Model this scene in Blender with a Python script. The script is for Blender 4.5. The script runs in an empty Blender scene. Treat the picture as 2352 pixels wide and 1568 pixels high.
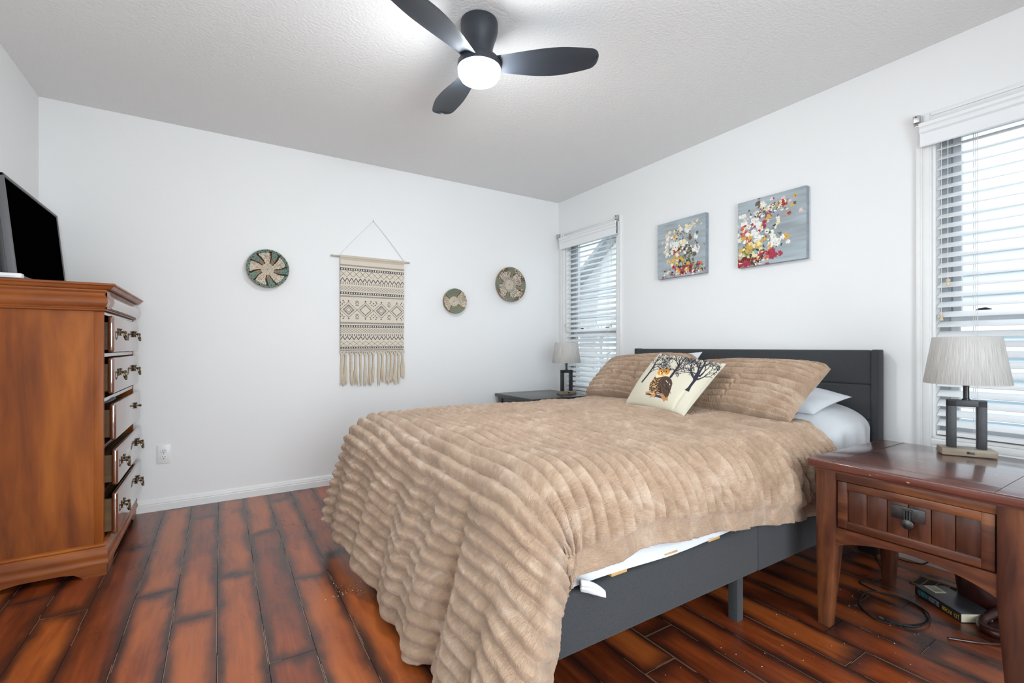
import bpy, bmesh, math, random
import numpy as np
from mathutils import Vector, Matrix, Euler

C = bpy.context.scene
COL = C.collection

# ------------------------------------------------------------------ camera, world, exposure
cam = bpy.data.objects.new('camera', bpy.data.cameras.new('camera'))
COL.objects.link(cam)
cam.location = (-2.8307, -3.6530, 1.0274)
cam.rotation_euler = (math.radians(90), 0, -0.55981)
cam.data.sensor_width = 36.0
cam.data.lens = 36.0 * 1069.86 / 2352
cam.data.shift_y = 11.37 / 2352
cam.data.clip_start = 0.02
C.camera = cam

world = bpy.data.worlds.new('overcast_sky')
C.world = world
world.use_nodes = True
wn = world.node_tree.nodes
wn['Background'].inputs['Color'].default_value = (0.91, 0.955, 1.0, 1)
wn['Background'].inputs['Strength'].default_value = 1.3

C.view_settings.view_transform = 'Standard'
C.view_settings.look = 'None'
C.view_settings.gamma = 1.0
C.view_settings.use_curve_mapping = False
C.view_settings.exposure = 0.72
LAMP_STRENGTH = 104.0      # ceiling fan lamp, set in its builder
DOOR_FILL_POWER = 50.0           # added fill light, shone in through an invented door behind the camera

def area_light(name, loc, direction, sx, sy, power, color):
    d = bpy.data.lights.new(name, 'AREA')
    d.shape = 'RECTANGLE'; d.size = sx; d.size_y = sy
    d.energy = power; d.color = color
    o = bpy.data.objects.new(name, d); COL.objects.link(o)
    o.location = loc
    o.rotation_euler = Vector(direction).to_track_quat('-Z', 'Y').to_euler()
    return o
# added fill from an invented door and side window, then daylight through both blinds
area_light('added_door_fill', (-2.2, -4.95, 1.15), (0, 1, 0), 2.0, 2.0, DOOR_FILL_POWER, (0.90, 0.96, 1.0))
area_light('added_side_fill', (-4.0, -2.65, 1.45), (1, 0, 0), 1.8, 1.2, 9.0, (0.90, 0.96, 1.0))
area_light('daylight_window_near', (0.95, -3.2, 3.05), (-1, 0, -1.35), 1.2, 1.5, 40, (0.80, 0.90, 1.0))
area_light('daylight_window_far', (0.95, -0.45, 3.05), (-1, 0, -1.35), 1.2, 1.5, 40, (0.80, 0.90, 1.0))

H = 2.44
R = random.Random(7)

# ------------------------------------------------------------------ materials
def lin(r, g, b):
    f = lambda c: (c / 255.0 / 12.92) if c / 255.0 <= 0.04045 else ((c / 255.0 + 0.055) / 1.055) ** 2.4
    return (f(r), f(g), f(b), 1.0)

class NT:
    """small node-tree helper"""
    def __init__(self, name):
        self.m = bpy.data.materials.new(name); self.m.use_nodes = True
        self.t = self.m.node_tree; self.n = self.t.nodes; self.l = self.t.links
        self.bsdf = self.n['Principled BSDF']
    def new(self, kind, **kw):
        n = self.n.new(kind)
        for k, v in kw.items():
            setattr(n, k, v)
        return n
    def link(self, a, b): self.l.new(a, b)
    def put(self, sock, v):
        if hasattr(v, 'links') or isinstance(v, bpy.types.NodeSocket): self.l.new(v, sock)
        else: sock.default_value = v
    def math(self, op, a, b=None, c=None, clamp=False):
        n = self.new('ShaderNodeMath', operation=op); n.use_clamp = clamp
        self.put(n.inputs[0], a)
        if b is not None: self.put(n.inputs[1], b)
        if c is not None: self.put(n.inputs[2], c)
        return n.outputs[0]
    def mix(self, fac, a, b, blend='MIX'):
        n = self.new('ShaderNodeMix', data_type='RGBA', blend_type=blend)
        self.put(n.inputs[0], fac); self.put(n.inputs[6], a); self.put(n.inputs[7], b)
        return n.outputs[2]
    def coords(self, scale=(1, 1, 1), kind='Object', rot=(0, 0, 0)):
        t = self.new('ShaderNodeTexCoord'); m = self.new('ShaderNodeMapping')
        m.inputs['Scale'].default_value = scale; m.inputs['Rotation'].default_value = rot
        self.link(t.outputs[kind], m.inputs['Vector'])
        return m.outputs[0]
    def noise(self, vec, scale, detail=3, rough=0.5, dist=0.0):
        n = self.new('ShaderNodeTexNoise')
        n.inputs['Scale'].default_value = scale; n.inputs['Detail'].default_value = detail
        n.inputs['Roughness'].default_value = rough; n.inputs['Distortion'].default_value = dist
        if vec is not None: self.link(vec, n.inputs['Vector'])
        return n.outputs['Fac']
    def ramp(self, fac, stops):
        n = self.new('ShaderNodeValToRGB'); e = n.color_ramp.elements
        while len(e) < len(stops): e.new(0.5)
        for i, (p, c) in enumerate(stops):
            e[i].position = p; e[i].color = c if len(c) == 4 else (*c, 1)
        self.put(n.inputs[0], fac)
        return n.outputs[0]
    def bump(self, h, strength=0.3, dist=0.002, normal=None):
        n = self.new('ShaderNodeBump')
        n.inputs['Strength'].default_value = strength; n.inputs['Distance'].default_value = dist
        self.link(h, n.inputs['Height'])
        if normal is not None: self.link(normal, n.inputs['Normal'])
        return n.outputs[0]
    def set(self, **kw):
        for k, v in kw.items():
            self.put(self.bsdf.inputs[k.replace('_', ' ')], v)
        return self

def plain(name, col, rough=0.5, metal=0.0, spec=0.5, var=0.0, vscale=20, bump=0.0, bscale=200, bdist=0.001, coat=0.0, coat_rough=0.1, vec_scale=(1, 1, 1), sheen=0.0):
    t = NT(name)
    base = col
    if var > 0:
        v = t.noise(t.coords(vec_scale), vscale, 4)
        d = tuple(c * (1 - var) for c in col[:3]) + (1,)
        u = tuple(min(1, c * (1 + var)) for c in col[:3]) + (1,)
        base = t.ramp(v, [(0.3, d), (0.7, u)])
    t.set(Base_Color=base, Roughness=rough, Metallic=metal, Specular_IOR_Level=spec, Coat_Weight=coat, Coat_Roughness=coat_rough, Sheen_Weight=sheen)
    if bump > 0:
        t.set(Normal=t.bump(t.noise(t.coords(vec_scale), bscale, 2), bump, bdist))
    return t.m

M = {}
# painted wall with a faint roller texture
M['wall'] = plain('white_wall_paint', (0.86, 0.86, 0.855, 1), 0.7, spec=0.3, var=0.012, vscale=1.2, bump=0.10, bscale=70, bdist=0.003)
M['ceiling'] = plain('orange_peel_ceiling', (0.83, 0.83, 0.825, 1), 0.85, spec=0.2, bump=0.55, bscale=75, bdist=0.006)
M['trim'] = plain('white_trim_paint', (0.83, 0.83, 0.82, 1), 0.45, var=0.02, vscale=8)
M['vinyl'] = plain('grey_vinyl', (0.62, 0.65, 0.68, 1), 0.45)
M['screen_channel'] = plain('grey_window_channel', (0.34, 0.37, 0.40, 1), 0.5)
M['slat'] = plain('white_faux_wood', (0.86, 0.865, 0.87, 1), 0.45, var=0.02, vscale=3, vec_scale=(1, 0.2, 1))
M['cord'] = plain('white_cord', (0.75, 0.74, 0.72, 1), 0.8)
M['tassel_wood'] = plain('pale_tassel_wood', lin(214, 200, 170), 0.5, var=0.1)
M['steel'] = plain('dull_steel', (0.55, 0.55, 0.54, 1), 0.35, metal=1.0)
M['darkmetal'] = plain('dark_lock_metal', (0.06, 0.06, 0.065, 1), 0.4, metal=0.6)
M['black'] = plain('black_paint', (0.012, 0.012, 0.013, 1), 0.35, coat=0.3)
M['blackwood'] = plain('black_stained_wood', (0.022, 0.021, 0.022, 1), 0.35, var=0.25, vscale=8, vec_scale=(1, 8, 8), coat=0.4, coat_rough=0.2)
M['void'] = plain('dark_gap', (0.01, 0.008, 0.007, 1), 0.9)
M['white_plastic'] = plain('white_plastic', (0.85, 0.85, 0.84, 1), 0.35)
M['slot'] = plain('outlet_slot', (0.04, 0.04, 0.04, 1), 0.6)
M['sheet'] = plain('white_cotton', (0.70, 0.715, 0.74, 1), 0.9, var=0.02, vscale=6, bump=0.25, bscale=9, bdist=0.012, sheen=0.2)
M['mattress'] = plain('mattress_ticking', (0.62, 0.60, 0.56, 1), 0.9, var=0.05)
M['slatwood'] = plain('pale_slat_wood', lin(200, 160, 105), 0.6, var=0.12, vec_scale=(1, 12, 1))
M['wallbasebare'] = M['trim']

def fabric(name, col, var=0.12, scale=350):
    t = NT(name)
    v = t.coords()
    a = t.noise(t.coords((1, 1, 6)), scale, 2)
    b = t.noise(t.coords((6, 6, 1)), scale, 2)
    w = t.math('ADD', t.math('MULTIPLY', a, 0.5), t.math('MULTIPLY', b, 0.5))
    d = tuple(c * (1 - var * 2) for c in col[:3]) + (1,)
    u = tuple(min(1, c * (1 + var * 2)) for c in col[:3]) + (1,)
    t.set(Base_Color=t.ramp(w, [(0.35, d), (0.65, u)]), Roughness=0.92, Sheen_Weight=0.15, Specular_IOR_Level=0.25,
          Normal=t.bump(w, 0.35, 0.0012))
    return t.m
M['charcoal'] = fabric('charcoal_upholstery', (0.050, 0.052, 0.056, 1), 0.2)
M['cream_cotton'] = plain('cream_cotton', lin(206, 200, 182), 0.9, bump=0.2, bscale=600, bdist=0.0006)

def wood(name, c_dark, c_mid, c_light, axis='z', grain=30, rough=0.35, coat=0.4, coat_rough=0.15, mottle=4.0, spec=0.5, specks=0.0):
    """stained wood, grain running along the given local axis"""
    t = NT(name)
    s = {'x': (0.12, 1, 1), 'y': (1, 0.12, 1), 'z': (1, 1, 0.12)}[axis]
    g = t.noise(t.coords(s), grain, 5, 0.6, 0.6)
    m = t.noise(t.coords(tuple(0.25 + 0.75 * k for k in s)), mottle, 3, 0.55, 0.8)
    w = t.math('ADD', t.math('MULTIPLY', g, 0.45), t.math('MULTIPLY', m, 0.55))
    base = t.ramp(w, [(0.36, c_dark), (0.50, c_mid), (0.64, c_light)])
    if specks > 0:
        # small pale chips where the stain has been knocked off
        sp = t.noise(t.coords(tuple(0.3 + 0.7 * k for k in s)), 95, 1, 0.4, 0.2)
        base = t.mix(t.math('GREATER_THAN', sp, 0.80 - specks), base, lin(196, 160, 126))
    t.set(Base_Color=base, Roughness=rough, Coat_Weight=coat, Coat_Roughness=coat_rough, Specular_IOR_Level=spec,
          Normal=t.bump(g, 0.08, 0.001))
    return t.m
ch_d, ch_m, ch_l = (0.13, 0.028, 0.004, 1), (0.25, 0.062, 0.007, 1), (0.39, 0.112, 0.012, 1)
M['cherry_z'] = wood('cherry_wood_upright', ch_d, ch_m, ch_l, 'z', 14, 0.5, 0.08, 0.3, 3.2, 0.3)
M['cherry_x'] = wood('cherry_wood_across', ch_d, ch_m, ch_l, 'x', 14, 0.42, 0.2, 0.2, 3.2, 0.4)
M['cherry_y'] = wood('cherry_wood_front', (0.10, 0.03, 0.012, 1), (0.15, 0.045, 0.016, 1), (0.20, 0.06, 0.02, 1), 'y', 14, 0.2, 1.0, 0.05, 3.2, 1.0)
M['cherry_y'].node_tree.nodes['Principled BSDF'].inputs['Coat IOR'].default_value = 2.1
M['drawer_side'] = wood('pale_drawer_wood', lin(78, 52, 28), lin(100, 70, 38), lin(120, 88, 50), 'x', 20, 0.6, 0.0)
ns_d, ns_m, ns_l = (0.032, 0.008, 0.004, 1), (0.092, 0.026, 0.011, 1), (0.20, 0.066, 0.022, 1)
M['mahogany_z'] = wood('mahogany_upright', ns_d, ns_m, ns_l, 'z', 30, 0.38, 0.35, 0.2, 4)
M['mahogany_y'] = wood('mahogany_across', ns_d, ns_m, (0.24, 0.078, 0.024, 1), 'y', 30, 0.38, 0.3, 0.2, 5)
M['mahogany_top'] = wood('mahogany_top', (0.050, 0.012, 0.009, 1), (0.095, 0.024, 0.016, 1), (0.15, 0.042, 0.024, 1), 'y', 24, 0.28, 0.8, 0.10, 3, 0.5, 0.035)
M['oakbase'] = wood('weathered_base_wood', lin(122, 110, 94), lin(146, 132, 114), lin(165, 151, 133), 'x', 26, 0.5, 0.1)
M['brass'] = plain('antique_brass', (0.18, 0.14, 0.085, 1), 0.35, metal=1.0, var=0.3, vscale=90)
M['pewter'] = plain('dark_pewter', (0.11, 0.11, 0.11, 1), 0.42, metal=1.0, var=0.25, vscale=60)
M['leather'] = plain('oxblood_leather', (0.040, 0.010, 0.008, 1), 0.35, var=0.3, vscale=25, bump=0.3, bscale=260, bdist=0.001, coat=0.3)
M['cable'] = plain('black_cable', (0.012, 0.012, 0.012, 1), 0.5)
M['paper'] = plain('book_paper', lin(216, 205, 178), 0.9, var=0.06, vscale=120, vec_scale=(0.1, 0.1, 12))
M['rod'] = plain('pale_dowel', lin(186, 178, 165), 0.7, var=0.1, vscale=40)
M['fringe'] = plain('natural_cotton_fringe', lin(214, 199, 178), 0.95, var=0.12, vscale=120, bump=0.4, bscale=500, bdist=0.001)

def printed(name, rough=0.85, bump=0.15, bscale=700, attr='print', spec=0.3):
    """pattern printed, woven or painted into the surface, read from the mesh"""
    t = NT(name)
    a = t.new('ShaderNodeAttribute'); a.attribute_name = attr
    t.set(Base_Color=a.outputs['Color'], Roughness=rough, Specular_IOR_Level=spec, Normal=t.bump(t.noise(t.coords(), bscale, 2), bump, 0.0008))
    return t.m
M['print_cotton'] = printed('printed_cotton')
M['woven'] = printed('coiled_basket_fibre', 0.7, 0.5, 500)
M['canvas'] = printed('painted_canvas', 0.55, 0.35, 160, spec=0.4)
M['woodlaminate'] = M['black']

def lampshade_mat():
    t = NT('grey_thread_shade')
    tc = t.new('ShaderNodeTexCoord'); sp = t.new('ShaderNodeSeparateXYZ'); t.link(tc.outputs['Object'], sp.inputs[0])
    an = t.math('ARCTAN2', sp.outputs[1], sp.outputs[0])
    cb = t.new('ShaderNodeCombineXYZ')
    t.link(t.math('MULTIPLY', an, 58.0), cb.inputs[0]); t.link(t.math('MULTIPLY', sp.outputs[2], 9.0), cb.inputs[1])
    g = t.noise(cb.outputs[0], 1.0, 4, 0.65, 0.15)
    t.set(Base_Color=t.ramp(g, [(0.3, lin(160, 157, 153)), (0.5, lin(190, 187, 183)), (0.7, lin(214, 212, 208))]), Roughness=0.85,
          Normal=t.bump(g, 0.4, 0.0015))
    return t.m
M['shade'] = lampshade_mat()

def blanket_mat(name='tan_plush'):
    t = NT(name)
    uv = t.new('ShaderNodeUVMap'); uv.uv_map = 'cloth_uv'          # metres along (x) and across (y) the pile ribs
    def comb(sx, sy, det):
        mp = t.new('ShaderNodeMapping'); mp.inputs['Scale'].default_value = (sx, sy, 1)
        t.link(uv.outputs[0], mp.inputs['Vector'])
        return t.noise(mp.outputs[0], 1.0, det, 0.6, 0.9)
    strand = comb(70, 300, 3)
    tuft = comb(38, 95, 3)
    fine = t.noise(t.coords((1, 1, 1)), 420, 2, 0.6, 0.3)
    nap = t.noise(t.coords(), 8, 4, 0.62, 1.0)
    c = t.ramp(nap, [(0.30, lin(170, 143, 120)), (0.52, lin(194, 165, 140)), (0.74, lin(222, 199, 178))])
    c = t.mix(t.math('MULTIPLY', t.math('SUBTRACT', 1.0, strand), 0.42), c, lin(138, 108, 84))
    h = t.math('ADD', t.math('MULTIPLY', tuft, 0.7), t.math('ADD', t.math('MULTIPLY', strand, 0.5), t.math('MULTIPLY', fine, 0.15)))
    t.set(Base_Color=c, Roughness=0.95, Specular_IOR_Level=0.12, Sheen_Weight=0.4, Sheen_Roughness=0.4,
          Normal=t.bump(h, 0.85, 0.010))
    t.put(t.bsdf.inputs['Sheen Tint'], (1.0, 0.93, 0.86, 1))
    return t.m
M['plush'] = blanket_mat()

def floor_mat():
    """hand-scraped planks with burnished dark edges; UV holds metres inside one plank, plank_rand its random tint, plank_size its size"""
    t = NT('burnished_plank')
    uv = t.new('ShaderNodeUVMap'); uv.uv_map = 'plank_uv'
    sx = t.new('ShaderNodeSeparateXYZ'); t.link(uv.outputs[0], sx.inputs[0])
    rnd = t.new('ShaderNodeAttribute'); rnd.attribute_name = 'plank_rand'
    rs = t.new('ShaderNodeSeparateXYZ'); t.link(rnd.outputs['Vector'], rs.inputs[0])
    siz = t.new('ShaderNodeAttribute'); siz.attribute_name = 'plank_size'
    ss = t.new('ShaderNodeSeparateXYZ'); t.link(siz.outputs['Vector'], ss.inputs[0])
    u, v = sx.outputs[0], sx.outputs[1]
    # noise vector shifted per plank so that grain never continues across a seam
    cv = t.new('ShaderNodeCombineXYZ')
    t.link(t.math('ADD', u, t.math('MULTIPLY', rs.outputs[0], 37.0)), cv.inputs[0])
    t.link(t.math('ADD', v, t.math('MULTIPLY', rs.outputs[1], 53.0)), cv.inputs[1])
    def nz(sc, s, det, rough=0.6, dist=0.5):
        mp = t.new('ShaderNodeMapping'); mp.inputs['Scale'].default_value = s
        t.link(cv.outputs[0], mp.inputs['Vector'])
        return t.noise(mp.outputs[0], sc, det, rough, dist)
    grain = nz(60, (1, 0.07, 1), 5, 0.6, 0.15)
    mott = nz(7, (1, 0.30, 1), 4, 0.55, 0.35)
    edge_n = nz(9, (1, 0.45, 1), 3, 0.5, 0.1)
    knots = nz(10, (1, 0.6, 1), 2, 0.5, 0.6)
    du = t.math('MINIMUM', u, t.math('SUBTRACT', ss.outputs[0], u))
    dv = t.math('MINIMUM', v, t.math('SUBTRACT', ss.outputs[1], v))
    d = t.math('MINIMUM', du, t.math('MULTIPLY', dv, 0.55))
    dn = t.math('ADD', d, t.math('MULTIPLY', t.math('SUBTRACT', edge_n, 0.5), 0.070))
    mr = t.new('ShaderNodeMapRange'); mr.interpolation_type = 'SMOOTHSTEP'
    mr.inputs['From Min'].default_value = -0.004; mr.inputs['From Max'].default_value = 0.046
    t.link(dn, mr.inputs['Value'])
    lightness = t.math('ADD', t.math('MULTIPLY', mott, 0.7), t.math('ADD', t.math('MULTIPLY', grain, 0.35), t.math('MULTIPLY', t.math('SUBTRACT', rs.outputs[2], 0.5), 0.26)))
    centre = t.ramp(lightness, [(0.30, (0.085, 0.016, 0.005, 1)), (0.50, (0.235, 0.046, 0.011, 1)), (0.72, (0.42, 0.105, 0.020, 1))])
    edge = t.mix(grain, (0.022, 0.008, 0.006, 1), (0.060, 0.016, 0.010, 1))
    c = t.mix(mr.outputs[0], edge, centre)
    kn = t.math('GREATER_THAN', knots, 0.76)
    c = t.mix(t.math('MULTIPLY', kn, 0.75), c, (0.02, 0.009, 0.007, 1))
    # pale dust caught in the bevel of the seam on some planks
    seam = t.math('LESS_THAN', t.math('MINIMUM', du, dv), 0.0016)
    c = t.mix(t.math('MULTIPLY', seam, t.math('GREATER_THAN', nz(3, (1, 1, 1), 1), 0.52)), c, lin(150, 120, 96))
    rough = t.math('ADD', 0.20, t.math('MULTIPLY', mott, 0.16))
    t.set(Base_Color=c, Roughness=rough, Specular_IOR_Level=0.5, Coat_Weight=0.25, Coat_Roughness=0.28,
          Normal=t.bump(t.math('ADD', t.math('MULTIPLY', mott, 0.8), t.math('MULTIPLY', grain, 0.2)), 0.12, 0.006))
    return t.m
M['floor'] = floor_mat()

def glass_mat():
    t = NT('window_glass')
    tr = t.new('ShaderNodeBsdfTransparent'); tr.inputs[0].default_value = (0.95, 0.97, 0.98, 1)
    gl = t.new('ShaderNodeBsdfGlossy'); gl.inputs['Roughness'].default_value = 0.02
    fr = t.new('ShaderNodeFresnel'); fr.inputs[0].default_value = 1.35
    mx = t.new('ShaderNodeMixShader')
    t.link(t.math('MULTIPLY', fr.outputs[0], 0.6), mx.inputs[0]); t.link(tr.outputs[0], mx.inputs[1]); t.link(gl.outputs[0], mx.inputs[2])
    t.link(mx.outputs[0], t.n['Material Output'].inputs['Surface'])
    return t.m
M['glass'] = glass_mat()

def emit_mat(name, col, s):
    t = NT(name)
    t.set(Base_Color=(0.9, 0.9, 0.9, 1), Emission_Color=col, Emission_Strength=s)
    return t.m

# ------------------------------------------------------------------ mesh helpers
class MB:
    """collects shapes into one mesh; material slots by name"""
    def __init__(self):
        self.bm = bmesh.new(); self.slots = []
    def slot(self, mat):
        if mat is None: return 0
        if mat not in self.slots: self.slots.append(mat)
        return self.slots.index(mat)
    def _merge(self, tmp, mat, mtx=None):
        if mtx is not None: bmesh.ops.transform(tmp, matrix=mtx, verts=tmp.verts[:])
        i = self.slot(mat)
        for f in tmp.faces: f.material_index = i
        me = bpy.data.meshes.new('tmp'); tmp.to_mesh(me); tmp.free()
        self.bm.from_mesh(me); bpy.data.meshes.remove(me)
        return self
    def box(self, x0, x1, y0, y1, z0, z1, bev=0.0, seg=2, mat=None, mtx=None):
        b = bmesh.new()
        r = bmesh.ops.create_cube(b, size=1)
        for v in b.verts:
            v.co = Vector(((x0 + x1) / 2 + v.co.x * (x1 - x0), (y0 + y1) / 2 + v.co.y * (y1 - y0), (z0 + z1) / 2 + v.co.z * (z1 - z0)))
        if bev > 0:
            bmesh.ops.bevel(b, geom=b.edges[:], offset=bev, segments=seg, profile=0.5, affect='EDGES')
        return self._merge(b, mat, mtx)
    def hexa(self, pts, bev=0.0, seg=2, mat=None):
        """8 points: bottom 4 counter-clockwise, top 4"""
        b = bmesh.new()
        v = [b.verts.new(p) for p in pts]
        for f in ((3, 2, 1, 0), (4, 5, 6, 7), (0, 1, 5, 4), (1, 2, 6, 5), (2, 3, 7, 6), (3, 0, 4, 7)):
            b.faces.new([v[i] for i in f])
        if bev > 0:
            bmesh.ops.bevel(b, geom=b.edges[:], offset=bev, segments=seg, profile=0.5, affect='EDGES')
        return self._merge(b, mat)
    def loft(self, rings, bev=0.0, mat=None):
        """rings of equal point count joined into one closed solid"""
        b = bmesh.new(); V = [[b.verts.new(p) for p in r] for r in rings]; n = len(rings[0])
        sides = []
        for p, q in zip(V, V[1:]):
            for i in range(n):
                j = (i + 1) % n; b.faces.new((p[i], p[j], q[j], q[i]))
                sides.append((p[i], q[i]))
        b.faces.new(V[0][::-1]); b.faces.new(V[-1])
        bmesh.ops.recalc_face_normals(b, faces=b.faces[:])
        if bev > 0:
            es = [b.edges.get(e) for e in sides]
            bmesh.ops.bevel(b, geom=[e for e in es if e], offset=bev, segments=2, profile=0.5, affect='EDGES')
        return self._merge(b, mat)
    def moulding(self, prof, x0, x1, y0, y1, ky0=1.0, ky1=1.0, k=4, mat=None):
        """profile (out, z) run round the front (x1) and both ends of a case standing against x0"""
        P = [np.array(p) for p in prof]; pts = []
        for i in range(len(P) - 1):
            p0, p1, p2, p3 = P[max(i - 1, 0)], P[i], P[i + 1], P[min(i + 2, len(P) - 1)]
            for j in range(k):
                t = j / k
                pts.append(0.5 * ((2 * p1) + (-p0 + p2) * t + (2 * p0 - 5 * p1 + 4 * p2 - p3) * t * t + (-p0 + 3 * p1 - 3 * p2 + p3) * t ** 3))
        pts.append(P[-1])
        return self.loft([[(x0, y0 - o * ky0, z), (x1 + o, y0 - o * ky0, z), (x1 + o, y1 + o * ky1, z), (x0, y1 + o * ky1, z)] for o, z in pts], 0.0, mat)
    def lathe(self, prof, n=32, mtx=None, mat=None, cap=False):
        b = bmesh.new(); rings = []
        for (r, z) in prof:
            if r < 1e-6: rings.append([b.verts.new((0, 0, z))])
            else: rings.append([b.verts.new((r * math.cos(2 * math.pi * i / n), r * math.sin(2 * math.pi * i / n), z)) for i in range(n)])
        for a, c in zip(rings, rings[1:]):
            for i in range(n):
                j = (i + 1) % n
                if len(a) == 1 and len(c) == 1: continue
                if len(a) == 1: b.faces.new((a[0], c[j], c[i]))
                elif len(c) == 1: b.faces.new((a[i], a[j], c[0]))
                else: b.faces.new((a[i], a[j], c[j], c[i]))
        bmesh.ops.recalc_face_normals(b, faces=b.faces[:])
        return self._merge(b, mat, mtx)
    def tube(self, pts, r, n=8, closed=False, mat=None, mtx=None, caps=True):
        pts = [Vector(p) for p in pts]; m = len(pts)
        rr = r if hasattr(r, '__len__') else [r] * m
        b = bmesh.new(); rings = []
        up = Vector((0, 0, 1))
        prev = None
        for k in range(m):
            if closed: d = pts[(k + 1) % m] - pts[k - 1]
            else: d = pts[min(k + 1, m - 1)] - pts[max(k - 1, 0)]
            d.normalize()
            if prev is None:
                a = d.cross(up)
                if a.length < 1e-3: a = d.cross(Vector((0, 1, 0)))
            else:
                a = prev - d * prev.dot(d)
            a.normalize(); prev = a; c = d.cross(a)
            rings.append([b.verts.new(pts[k] + (a * math.cos(2 * math.pi * i / n) + c * math.sin(2 * math.pi * i / n)) * rr[k]) for i in range(n)])
        pairs = list(zip(rings, rings[1:]))
        if closed: pairs.append((rings[-1], rings[0]))
        for p, q in pairs:
            for i in range(n):
                j = (i + 1) % n
                b.faces.new((p[i], p[j], q[j], q[i]))
        if not closed and caps:
            b.faces.new(rings[0][::-1]); b.faces.new(rings[-1])
        bmesh.ops.recalc_face_normals(b, faces=b.faces[:])
        return self._merge(b, mat, mtx)
    def prism(self, poly, a0, a1, axis='y', bev=0.0, mat=None, mtx=None, seg=2):
        """extrude a 2-D outline along an axis: x -> (y,z), y -> (x,z), z -> (x,y)"""
        b = bmesh.new()
        mk = {'x': lambda p, a: (a, p[0], p[1]), 'y': lambda p, a: (p[0], a, p[1]), 'z': lambda p, a: (p[0], p[1], a)}[axis]
        A = [b.verts.new(mk(p, a0)) for p in poly]; Bv = [b.verts.new(mk(p, a1)) for p in poly]
        n = len(poly)
        fa = b.faces.new(A[::-1]); fb = b.faces.new(Bv)
        for i in range(n):
            j = (i + 1) % n
            b.faces.new((A[i], A[j], Bv[j], Bv[i]))
        bmesh.ops.recalc_face_normals(b, faces=b.faces[:])
        if bev > 0:
            es = [e for e in b.edges if (e in fa.edges[:] or e in fb.edges[:])]
            bmesh.ops.bevel(b, geom=es, offset=bev, segments=seg, profile=0.5, affect='EDGES')
        return self._merge(b, mat, mtx)
    def sphere(self, c, r, mat=None, sc=(1, 1, 1), n=12):
        b = bmesh.new(); bmesh.ops.create_uvsphere(b, u_segments=n, v_segments=max(6, n // 2), radius=r)
        return self._merge(b, mat, Matrix.Translation(c) @ Matrix.Diagonal((*sc, 1)))

def finish(me, smooth=True, angle=35):
    if smooth:
        me.polygons.foreach_set('use_smooth', [True] * len(me.polygons))
        try: me.set_sharp_from_angle(angle=math.radians(angle))
        except Exception: pass
    me.update()

def obj(name, mb, mat=None, parent=None, smooth=True, angle=35, loc=None):
    me = bpy.data.meshes.new(name)
    mb.bm.normal_update(); mb.bm.to_mesh(me); mb.bm.free()
    if mb.slots:
        for s in mb.slots: me.materials.append(s if not isinstance(s, str) else M[s])
    elif mat is not None: me.materials.append(mat if not isinstance(mat, str) else M[mat])
    finish(me, smooth, angle)
    o = bpy.data.objects.new(name, me); COL.objects.link(o)
    if parent is not None: o.parent = parent
    if loc is not None: o.location = loc
    return o

def grid_obj(name, P, mat, parent=None, colors=None, closed_v=False, smooth=True, loc=None, flip=False, uv=None):
    """mesh from an array of points P[i, j, 3]; colors is one RGB per face [i, j, 3]"""
    ni, nj = P.shape[:2]
    idx = np.arange(ni * nj).reshape(ni, nj)
    if closed_v: jn = np.roll(idx, -1, axis=1); a, b, c, d = idx[:-1], idx[1:], jn[1:], jn[:-1]
    else: a, b, c, d = idx[:-1, :-1], idx[1:, :-1], idx[1:, 1:], idx[:-1, 1:]
    F = np.stack([a, b, c, d] if not flip else [a, d, c, b], axis=-1).reshape(-1, 4)
    me = bpy.data.meshes.new(name)
    me.vertices.add(ni * nj); me.vertices.foreach_set('co', P.reshape(-1).astype(np.float32))
    me.loops.add(F.size); me.loops.foreach_set('vertex_index', F.reshape(-1).astype(np.int32))
    me.polygons.add(len(F)); me.polygons.foreach_set('loop_start', (np.arange(len(F)) * 4).astype(np.int32))
    me.update(calc_edges=True); me.validate()
    if uv is not None:
        ul = me.uv_layers.new(name='cloth_uv')
        ul.data.foreach_set('uv', uv.reshape(-1, 2)[F.reshape(-1)].reshape(-1).astype(np.float32))
    if colors is not None:
        at = me.attributes.new('print', 'FLOAT_COLOR', 'FACE')
        c4 = np.ones((len(F), 4), np.float32); c4[:, :3] = colors.reshape(-1, 3)
        at.data.foreach_set('color', c4.reshape(-1))
    if mat is not None: me.materials.append(M[mat] if isinstance(mat, str) else mat)
    if smooth: me.polygons.foreach_set('use_smooth', [True] * len(me.polygons))
    me.update()
    o = bpy.data.objects.new(name, me); COL.objects.link(o)
    if parent is not None: o.parent = parent
    if loc is not None: o.location = loc
    return o

def tag(o, label=None, cat=None, group=None, kind=None):
    if label: o['label'] = label
    if cat: o['category'] = cat
    if group: o['group'] = group
    if kind: o['kind'] = kind
    return o

def thing(name, label, cat, loc=(0, 0, 0), rz=0.0, group=None):
    o = bpy.data.objects.new(name, None); COL.objects.link(o)
    o.location = loc; o.rotation_euler = (0, 0, rz); o.empty_display_size = 0.1
    return tag(o, label, cat, group)

def copy_thing(root, loc, rz=0.0, label=None):
    r = root.copy(); COL.objects.link(r); r.location = loc; r.rotation_euler = (0, 0, rz)
    if label: r['label'] = label
    for ch in list(root.children):
        c = ch.copy(); COL.objects.link(c); c.parent = r
        for g in ch.children:
            d = g.copy(); COL.objects.link(d); d.parent = c
    return r

def struct(name, mb, mat, parent=None, smooth=False, angle=35):
    o = obj(name, mb, mat, parent, smooth, angle)
    if parent is None: o['kind'] = 'structure'
    return o

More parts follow.
